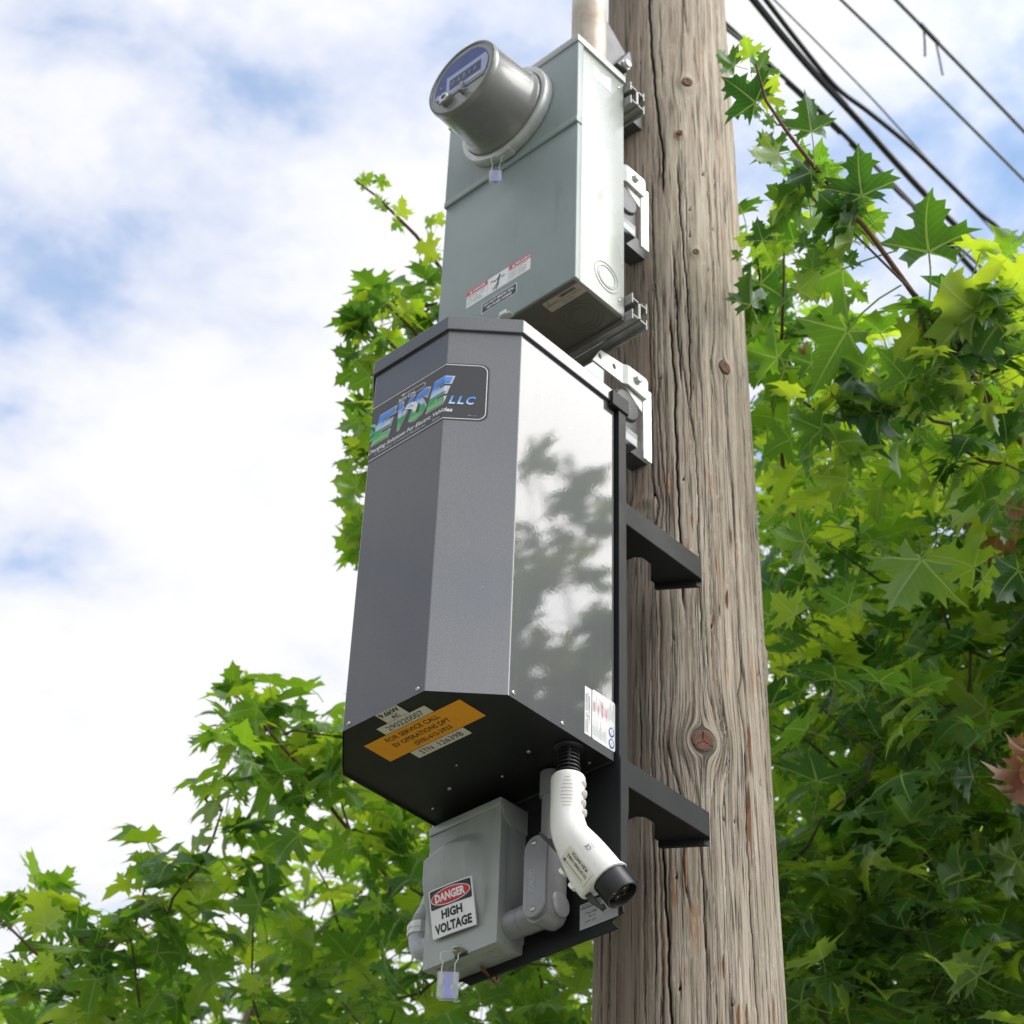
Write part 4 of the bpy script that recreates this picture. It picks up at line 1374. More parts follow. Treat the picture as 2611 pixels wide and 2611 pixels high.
def standoff(z, lab, dark=False, xo=.092):
    s = thing('standoff_bracket', lab, 'bracket', (xo, -.2, z), 'standoff brackets carrying the meter box')
    m = POLY_SHADE if dark else GALV
    mb = MB()
    x = xo
    # arm with two holes, joggled towards the pole
    arm = [(-.320, -.016), (-.300, .018), (-.248, .018), (-.240, .0185), (-.1965, .0195), (-.1925, .014), (-.1925, -.018), (-.2020, -.0225), (-.2390, -.0200), (-.2480, -.0190), (-.320, -.0160)]
    plate = [(-.323, -.0170), (-.2965, .0165), (-.2480, .0185), (-.2480, -.0190)]
    bm = bmesh.new()

    def holed(poly, holes, xx, th):
        outer = [V(p) for p in poly]
        vs = [p for p in outer]
        es = [(i, (i + 1) % len(outer)) for i in range(len(outer))]
        for cy, cz, ry_, rz_ in holes:
            b = len(vs)
            for k in range(14):
                a = 2 * math.pi * k / 14
                vs.append(V((cy + ry_ * math.cos(a), cz + rz_ * math.sin(a))))
            es += [(b + k, b + (k + 1) % 14) for k in range(14)]
        r = delaunay_2d_cdt(vs, es, [], 1, 1e-6)
        ov, oe, of = r[0], r[1], r[2]
        fs = []
        for f in of:
            c = sum((ov[i] for i in f), V((0, 0))) / len(f)
            if any(((c.x - cy) / ry_) ** 2 + ((c.y - cz) / rz_) ** 2 < 1 for cy, cz, ry_, rz_ in holes):
                continue
            fs.append(f)
        n = len(ov)
        v3 = [(xx, p.x, z + p.y) for p in ov] + [(xx - th, p.x, z + p.y) for p in ov]
        ff = [tuple(f) for f in fs] + [tuple(i + n for i in reversed(f)) for f in fs]
        cnt = {}
        for f in fs:
            for a, b_ in zip(f, list(f[1:]) + [f[0]]):
                k = (min(a, b_), max(a, b_))
                cnt[k] = cnt.get(k, 0) + 1
        ff += [(a, b_, b_ + n, a + n) for (a, b_), c in cnt.items() if c == 1]
        return v3, ff
    # every part overlaps the next by its own thickness, none shares a face
    v3, ff = holed([(-.3180, -.0205), (-.3000, .0125), (-.2480, .0195), (-.2480, -.0195)][:4], [(-.3015, -.0015, .0042, .0058), (-.2680, .0005, .0042, .0058)], x, .0035)
    MB().add(v3, ff).build('slotted_arm', m, s)
    MB().prism([(x, -.2479, z - .0195), (x, -.2479, z + .0195), (x + .0055, -.2405, z + .0190), (x + .0055, -.2405, z - .0205)], (-.0035, 0, 0)).build('arm_joggle', m, s)
    MB().prism([(x + .0055, -.2404, z - .0205), (x + .0055, -.2404, z + .0190), (x + .0055, -.1975, z + .0205), (x + .0055, -.1925, z + .0160), (x + .0055, -.1925, z - .0185), (x + .0055, -.1965, z - .0225)], (-.0040, 0, 0)).build('arm_plate', m, s, bevel=.001)
    screw((x + .0056, -.2200, z + .0010), (1, 0, 0), .0068, s, 'bolt', GALV, hexa=True)
    MB().prism([(x - .001, -.2400, z - .0208), (x - .001, -.1975, z - .0228), (x - .001, -.1975, z - .0500)], (-.003, 0, 0)).build('gusset', m, s)
    MB().box((x - .004, -.2000, z - .140), (x + .0012, -.1960, z - .021)).build('channel_web', m, s, bevel=.0008)
    mb = MB().prism([(x - .0008, -.1955, z - .135), (x + .0008, -.1905, z - .139), (x + .0008, -.1800, z - .139), (x + .0008, -.1790, z + .006), (x - .0008, -.1955, z + .004)], (-.0035, 0, 0))
    mb.build('channel_flange', m, s, bevel=.0008)
    MB().box((.004, -.2000, z - .070), (.034, -.1120, z - .035)).build('pole_pad', POLY_SHADE, s)
    # moulded insulating body behind the arm with its printed plate
    mb = MB().prism([(x - .006, -.2500, z - .135), (x - .006, -.2020, z - .118), (x - .006, -.2020, z - .026), (x - .006, -.2230, z - .026), (x - .006, -.2500, z - .045)], (-.060, 0, 0))
    mb.build('moulded_body', POLY_SHADE, s, bevel=.005, smooth=True)
    MB().lathe((x - .030, -.2350, z - .055), (1, 0, 0), [(.0290, 0), (.0290, .0240), (.0255, .0290), (.0100, .0310), (.0001, .0312)], 32).build('moulded_hub', POLY_SHADE, s, smooth=True)
    D = Decal(lambda a, b, h: V((x - .0058 + h, a, b)))
    D.rect(P_GREY, -.2440, z - .1220, -.2070, z - .0960, 0)
    D.text(P_BLACK, 'CAUTION', -.2420, z - .1010, .012, .0022, 1, bold=.02)
    D.rect(P_SILVER, -.2420, z - .1200, -.2090, z - .1070, 1)
    D.build('printed_plate', s)
    return s


standoff(3.7790, 'galvanised standoff bracket with two holes above the right corner of the charging cabinet')
standoff(4.2350, 'galvanised standoff bracket half hidden behind the middle of the meter box')
# bracket behind the riser pipe, its shade put into the dark colour
db = thing('riser_bracket', 'shade-darkened folded steel bracket on the pole behind the riser pipe', 'bracket', (.08, -.2, 4.5))
MB().prism([(.0880, -.3080, 4.618), (.0880, -.2350, 4.557), (.0880, -.2280, 4.520), (.0880, -.2720, 4.488), (.0880, -.3080, 4.480)], (-.003, 0, 0)).build('side_plate', POLY_SHADE, db)
MB().prism([(.0880, -.3080, 4.6182), (.0880, -.2350, 4.5572), (.072, -.2350, 4.5572), (.072, -.3080, 4.6182)], (0, .001, .0035)).build('top_flange', POLY_SHADE, db)
MB().box((-.02, -.2345, 4.500), (.0865, -.2300, 4.556)).build('cross_plate', POLY_SHADE, db)
MB().box((-.02, -.2298, 4.500), (.03, -.1140, 4.545)).build('pole_foot', POLY_SHADE, db)
MB().prism([(.0885, -.2345, 4.5555), (.0885, -.2280, 4.5200), (.0885, -.2410, 4.4930), (.0885, -.2700, 4.4900)], (.0120, 0, 0)).build('front_flange', POLY_SHADE, db, bevel=.0015)
screw((.1006, -.2480, 4.5030), (1, 0, 0), .0080, db, 'bolt', GALV, hexa=True)

# ------------------------------------------------------------------ high voltage disconnect box
CX0, CX1, CF, CB, CZ0, CZ1 = -.1328, -.0042, -.3797, -.3297, 2.7951, 3.0010
dc = thing('disconnect_box', 'small grey steel switch box with a danger high voltage sign under the cabinet', 'switch box', (-.068, -.35, CZ0))
MB().box((CX0 + .0015, CF + .0125, CZ0 + .0012), (CX1 - .0015, CB, CZ1 - .0030)).build('box_body', GREY_C, dc, bevel=.0012, smooth=True)
MB().prism([(CX0 - .001, CF - .0030, CZ1 - .0125), (CX0 - .001, CF - .0030, CZ1), (CX0 - .001, CB, CZ1), (CX0 - .001, CB, CZ1 - .0360), (CX0 - .001, CF + .020, CZ1 - .0360), (CX0 - .001, CF + .004, CZ1 - .0260), (CX0 - .001, CF + .0005, CZ1 - .0125)], (CX1 - CX0 + .002, 0, 0)).build('rain_hood', GREY_C, dc, bevel=.0010, smooth=True)
# embossed door: a height field, so the pressed hump is real
nx_, nz_ = 64, 90


def sst(a, b, x):
    t = min(max((x - a) / (b - a), 0), 1)
    return t * t * (3 - 2 * t)


def hump(x, z):
    top = 2.958 + .012 * math.sin(max(0, min(1, (x + .128) / .10)) * math.pi)
    a = sst(-.1300, -.1205, x) * (1 - sst(-.048 + (2.96 - z) * .06, -.0270, x))
    zt = (1 - sst(top - .024, top, z))
    zb = sst(2.825, 2.915, z)
    ridge = .0030 * math.exp(-((x + .078) / .022) ** 2) * zt * sst(2.84, 2.91, z)
    return .0215 * a * zt * zb + ridge * a


mb = MB()
for j in range(nz_ + 1):
    for i in range(nx_ + 1):
        x = CX0 + (CX1 - CX0) * i / nx_
        z = CZ0 + (CZ1 - .011 - CZ0) * j / nz_
        mb.v.append((x, CF - hump(x, z), z))
for j in range(nz_):
    for i in range(nx_):
        a = j * (nx_ + 1) + i
        mb.f.append((a, a + 1, a + nx_ + 2, a + nx_ + 1))
n0 = len(mb.v)
rim = [(CX0, CZ0), (CX1, CZ0), (CX1, CZ1 - .011), (CX0, CZ1 - .011)]
for x, z in rim:
    mb.v.append((x, CF, z))
for x, z in rim:
    mb.v.append((x, CF + .0130, z))
for k in range(4):
    mb.f.append((n0 + k, n0 + (k + 1) % 4, n0 + 4 + (k + 1) % 4, n0 + 4 + k))
mb.build('door_panel', GREY_C, dc, smooth=True, angle=60)
MB().lathe((CX1 - .0014, -.3520, 2.8260), (1, 0, 0), [(.0275, 0), (.0275, .0008), (.026, .0012)], 40).build('conduit_boss', GREY_C, dc, smooth=True)
knockout((-.0300, -.3540, CZ0 + .0012), (0, 0, -1), (.0145, .0095), dc, GREY_C)
knockout((-.0960, -.3540, CZ0 + .0012), (0, 0, -1), (.0145, .0095), dc, GREY_C)
mb = MB()
mb.lathe((-.0640, CF - .004, 2.7985), (0, 0.35, 1), [(.0001, .0), (.0095, .0), (.0100, .0008), (.0095, .0016), (.0001, .0016)], 20, False, False)
mb.build('seal_hasp', STEEL, dc, smooth=True)
MB().box((-.0760, CF - .0002, CZ0 - .0004), (-.0540, CF + .0030, CZ0 + .0042)).build('hasp_slot', DARKU, dc)
MB().box((-.1150, CF + .008, CZ0 - .0003), (-.1090, CF + .0095, CZ0 + .0015)).build('drain_slot', DARKU, dc)


def dsurf(x, z, h):
    return V((x, CF - hump(x, z) - h - .0006, z))


class SignF:
    pass


ca_, sa_ = math.cos(math.radians(-1.5)), math.sin(math.radians(-1.5))


def sign_map(x, y, h):
    # a stiff sign leaning on the hump: plane through its lower edge and the hump
    X = -.0725 + (x * ca_ - y * sa_) * 1.07
    Z = 2.8590 + (x * sa_ + y * ca_) * 1.09
    yy = CF - .0050 - (Z - 2.832) * .235 - .0022 * math.cos(max(-1.5, min(1.5, x / .030))) - h
    return V((X, yy, Z))


D = Decal(sign_map, cuts=[-.03 + .01 * k for k in range(7)])
D.rect(P_WHITE, -.0355, -.0285, .0355, .0285, 0, r=.003)
D.rect(P_BLACK, -.0335, .0045, .0335, .0270, 1, r=.002)
D.disc(P_WHITE, 0, .0155, .0322, .0098, 2, 40)
D.disc(P_RED, 0, .0155, .0310, .0088, 3, 40)
D.text(P_WHITE, 'DANGER', -.0245, .0105, .0490, .0102, 4, bold=.045)
D.text(P_BLACK, 'HIGH', -.0170, -.0095, .0340, .0108, 1, bold=.045)
D.text(P_BLACK, 'VOLTAGE', -.0300, -.0250, .0600, .0115, 1, bold=.045)
D.build('danger_sign', dc, label='red, black and white DANGER HIGH VOLTAGE sign')
mb = MB()
n = 12
for j in (0, 1):
    for i in range(n + 1):
        x = -.0355 + .071 * i / n
        mb.v.append(tuple(sign_map(x, (-.0283, .0283)[j], -.0001)))
for j in (0, 1):
    for i in range(n + 1):
        x = -.0355 + .071 * i / n
        mb.v.append(tuple(sign_map(x, (-.0283, .0283)[j], -.0016)))
for i in range(n):
    mb.f += [(i, i + 1, n + 1 + i + 1, n + 1 + i), (2 * n + 2 + i, 3 * n + 3 + i, 3 * n + 4 + i, 2 * n + 3 + i),
             (i, 2 * n + 2 + i, 2 * n + 3 + i, i + 1), (n + 1 + i, n + 2 + i, 3 * n + 4 + i, 3 * n + 3 + i)]
mb.build('sign_backing', P_WHITE, dc)

# ------------------------------------------------------------------ conduit body beside the switch box
lb = thing('junction_fitting', 'oval grey plastic conduit body with two screws between switch box and plug', 'conduit fitting', (.064, -.36, 2.86))
cx, cz0_, cz1_, wd = .0640, 2.8030, 2.9160, .0180


def stadium(x, z0, z1, r, n=12):
    pts = []
    for k in range(n + 1):
        a = math.pi * k / n
        pts.append((x + r * math.cos(a), z1 - r + r * math.sin(a)))
    for k in range(n + 1):
        a = math.pi + math.pi * k / n
        pts.append((x + r * math.cos(a), z0 + r + r * math.sin(a)))
    return pts


MB().prism([(x, -.3885, z) for x, z in stadium(cx, cz0_, cz1_, wd)], (0, .0045, 0)).build('cover_plate', PVC, lb, bevel=.0014, bseg=3, smooth=True)
MB().prism([(x, -.3838, z) for x, z in stadium(cx, cz0_ - .0006, cz1_ + .0006, wd + .0006)], (0, .0022, 0)).build('gasket', PVC, lb, bevel=.0004)
mb = MB()
seg = 24
for y, gro in ((-.3814, .0004), (-.374, .0006), (-.358, .0), (-.347, -.0015), (-.340, -.0065), (-.3365, -.0130)):
    for x, z in stadium(cx, cz0_ - .004 - gro * 1.2, cz1_ + gro, wd + gro, 14):
        mb.v.append((x, y, z))
m_ = 30
for i in range(5):
    for k in range(m_):
        mb.f.append((i * m_ + k, i * m_ + (k + 1) % m_, (i + 1) * m_ + (k + 1) % m_, (i + 1) * m_ + k))
mb.f += [tuple(range(m_))[::-1], tuple(range(5 * m_, 6 * m_))]
mb.build('fitting_body', PVC, lb, smooth=True, angle=50)
MB().lathe((cx + wd - .0010, -.3590, 2.8260), (1, 0, 0), [(.0165, 0), (.0165, .0022), (.0150, .0030)], 32).build('side_boss', PVC, lb, smooth=True)
for z in (cz1_ - .0105, cz0_ + .0105):
    screw((cx, -.3886, z), (0, -1, 0), .0036, lb)
D = Decal(on_plane((cx - .0040, -.3886, 2.8200), (0, 0, 1), (-1, 0, 0)))
D.text(P_GREY, 'WINDSOR, CT  3/4 LB', .0100, .0060, .0300, .0020, 1)
D.frame(P_SILVER, .0180, -.0055, .0480, .0030, .0005, 1)
D.text(P_SILVER, 'CARLOY', .0200, -.0045, .0260, .0062, 1)
D.text(P_GREY, 'UL', -.0020, .0052, .0050, .0032, 1)
D.build('moulded_marks', lb)
mb = MB().lathe((CX1 - .001, -.3555, 2.8255), (1, 0, 0), [(.0185, 0), (.0185, .0240), (.0178, .0246), (.0178, .0256), (.0190, .0262), (.0190, .0560)], 40)
mb.build('side_coupling', PVC, lb, smooth=True)
MB().lathe((cx, -.3600, 2.905), (0, 0, 1), [(.0118, 0), (.0118, .113)], 32).build('vertical_pipe', PVC, lb, smooth=True)
MB().lathe((cx, -.3600, 2.984), (0, 0, 1), [(.0135, 0), (.0150, .001), (.0150, .0345)], 32).build('upper_collar', PVC, lb, smooth=True)

# ------------------------------------------------------------------ liquid tight elbow left of the switch box
el = thing('conduit_elbow', 'pale grey flexible conduit elbow on the left side of the switch box', 'conduit fitting', (-.16, -.35, 2.85))
MB().lathe((CX0 + .001, -.3500, 2.8430), (-1, 0, 0), [(.0190, 0), (.0200, .002), (.0200, .0075), (.0175, .0090)], 32).build('rubber_gasket', RUBBER, el, smooth=True)
mb = MB().tube([(CX0 - .006, -.3500, 2.8430), (CX0 - .020, -.3500, 2.8430), (CX0 - .0305, -.3500, 2.8460), (CX0 - .0370, -.3500, 2.8530), (CX0 - .0390, -.3500, 2.8640), (CX0 - .0390, -.3500, 2.8700)], [.0155, .0162, .0165, .0160, .0152, .0150], 24)
mb.build('elbow_body', PVC_L, el, smooth=True)
MB().lathe((CX0 - .0390, -.3500, 2.8660), (0, 0, 1), [(.0150, 0), (.0176, .001), (.0180, .005), (.0172, .006), (.0172, .008), (.0180, .009), (.0180, .0150), (.0160, .0185), (.0140, .019)], 12).build('gland_nut', GALV, el, smooth=True, angle=20)
mb = MB()
path = [(CX0 - .0390, -.3500, 2.884), (CX0 - .0370, -.3480, 2.893), (CX0 - .030, -.3460, 2.905), (CX0 - .0210, -.3450, 2.925), (CX0 - .0170, -.3450, 2.960), (CX0 - .0170, -.3450, 3.02)]
path = [V(p) for p in path]
pp, rr2 = [], []
for a, b in zip(path, path[1:]):
    for k in range(8):
        pp.append(a.lerp(b, k / 8))
        rr2.append(.0138 if k % 2 else .0128)
pp.append(path[-1])
rr2.append(.013)
mb.tube(pp, rr2, 20)
mb.build('flexible_conduit', PVC_L, el, smooth=True)
D = Decal(lambda x, y, h: V((CX0 - .024 + x, -.3682 - h, 2.8440 + y)))
D.text(P_GREY, 'V', 0, 0, .006, .006, 1)
D.build('moulded_marks', el)

# rusty hook behind the switch box
rh = thing('rusty_hook', 'short bent rusty iron hook below the switch box', 'hook', (-.066, -.33, 2.79))
MB().tube([(-.0600, -.3470, 2.7925), (-.0600, -.3450, 2.7885), (-.0630, -.330, 2.7870), (-.0690, -.3130, 2.7860), (-.0700, -.3080, 2.7880), (-.0700, -.3060, 2.7940)], .0023, 10).build('hook_rod', RUST, rh, smooth=True)

# ------------------------------------------------------------------ overhead cables, all running down the street
def line(name, label, pts, r, m, grp='overhead cables beside the pole', sag=0.0):
    p0, p1 = V(pts[0]), V(pts[1])
    q0, q1 = V(pts[-1]), V(pts[-2])
    pre = [p0 + (p0 - p1).normalized() * d for d in (14, 4, 1)]
    post = [q0 + (q0 - q1).normalized() * d for d in (1, 4, 14, 30)]
    o = thing(name, label, 'cable', tuple(p0), grp)
    # smooth the control points
    P = pre + [V(p) for p in pts] + post
    out = []
    for i in range(len(P) - 1):
        a, b, c, d = P[max(i - 1, 0)], P[i], P[i + 1], P[min(i + 2, len(P) - 1)]
        for k in range(5):
            t = k / 5
            out.append(.5 * ((2 * b) + (c - a) * t + (2 * a - 5 * b + 4 * c - d) * t * t + (3 * b - 3 * c + d - a) * t ** 3) if 1 < i < len(P) - 3 else b.lerp(c, t))
    out.append(P[-1])
    MB().tube(out, r, 10).build('cable_strand', m, o, smooth=True)
    return o, out


o, p1 = line('overhead_cable', 'thick black cable with violet lashing, nearest the pole', [(-.682, 1.10, 6.6), (-.678, 1.22, 6.6), (-.670, 1.5, 6.6), (-.668, 1.77, 6.6), (-.672, 2.07, 6.6), (-.680, 2.35, 6.6), (-.690, 2.6, 6.6)], .0078, CABLE)
for k in range(0, len(p1) - 3, 3):
    if .9 < p1[k].y < 3.2:
        MB().tube([p1[k + j] + V((-.006, 0, -.006)) for j in (0, 1, 2)], .0046, 8).build('lashing', LASH, o, smooth=True)
line('overhead_cable', 'thin black cable twisted beside the lashed cable nearest the pole', [(-.690, 1.10, 6.585), (-.680, 1.20, 6.585), (-.672, 1.32, 6.588), (-.662, 1.49, 6.588), (-.660, 1.77, 6.590), (-.672, 2.07, 6.588), (-.66, 2.4, 6.59)], .0055, CABLE)
o, p3 = line('overhead_cable', 'thickest black cable crossing behind the top of the maple twig', [(-.742, 1.39, 7.0), (-.757, 1.55, 7.0), (-.770, 1.74, 7.0), (-.775, 1.90, 7.0), (-.781, 2.06, 7.0), (-.790, 2.23, 7.0), (-.797, 2.41, 7.0), (-.800, 2.56, 7.0), (-.797, 2.70, 7.0), (-.780, 2.86, 7.0)], .0120, CABLE)
mb = MB()
mb.tube([a + V((.010, 0, -.008)) for a in p3 if -2 < a.y < 1.95], .0065, 8)
mb.build('lashing', LASH, o, smooth=True)
line('overhead_cable', 'black cable that leaves the thickest one and drops down again', [(-.712, 1.42, 7.0), (-.730, 1.58, 7.0), (-.748, 1.77, 7.0), (-.750, 1.88, 7.0), (-.732, 2.01, 7.0), (-.712, 2.23, 7.0), (-.708, 2.43, 7.0), (-.706, 2.62, 7.0), (-.695, 2.73, 7.0), (-.700, 2.81, 6.99), (-.722, 2.90, 6.95), (-.735, 2.94, 6.85)], .0092, CABLE)
line('overhead_cable', 'thinnest greenish wire of the overhead lines', [(-.907, 1.77, 7.5), (-.905, 2.08, 7.5), (-.906, 2.34, 7.5), (-.915, 2.62, 7.5)], .0038, CABLE2)
line('overhead_cable', 'second wire from the right among the overhead lines', [(-.734, 1.92, 7.5), (-.728, 2.08, 7.5), (-.720, 2.33, 7.5), (-.712, 2.68, 7.5), (-.705, 3.04, 7.5)], .0062, CABLE2)
o, p6 = line('overhead_cable', 'rightmost overhead wire with a small tie hanging from it', [(-.593, 2.04, 7.5), (-.589, 2.22, 7.5), (-.584, 2.48, 7.5), (-.580, 2.69, 7.5), (-.578, 2.83, 7.5)], .0070, CABLE2)
mb = MB()
mb.tube([(-.589, 2.200, 7.51), (-.600, 2.215, 7.45), (-.612, 2.225, 7.39)], .0045, 8)
mb.tube([(-.588, 2.270, 7.51), (-.598, 2.300, 7.44), (-.605, 2.32, 7.37)], .0040, 8)
mb.tube([(-.589, 2.18, 7.5), (-.588, 2.29, 7.5)], .0095, 8)
mb.build('cable_tie', CABLE, o, smooth=True)

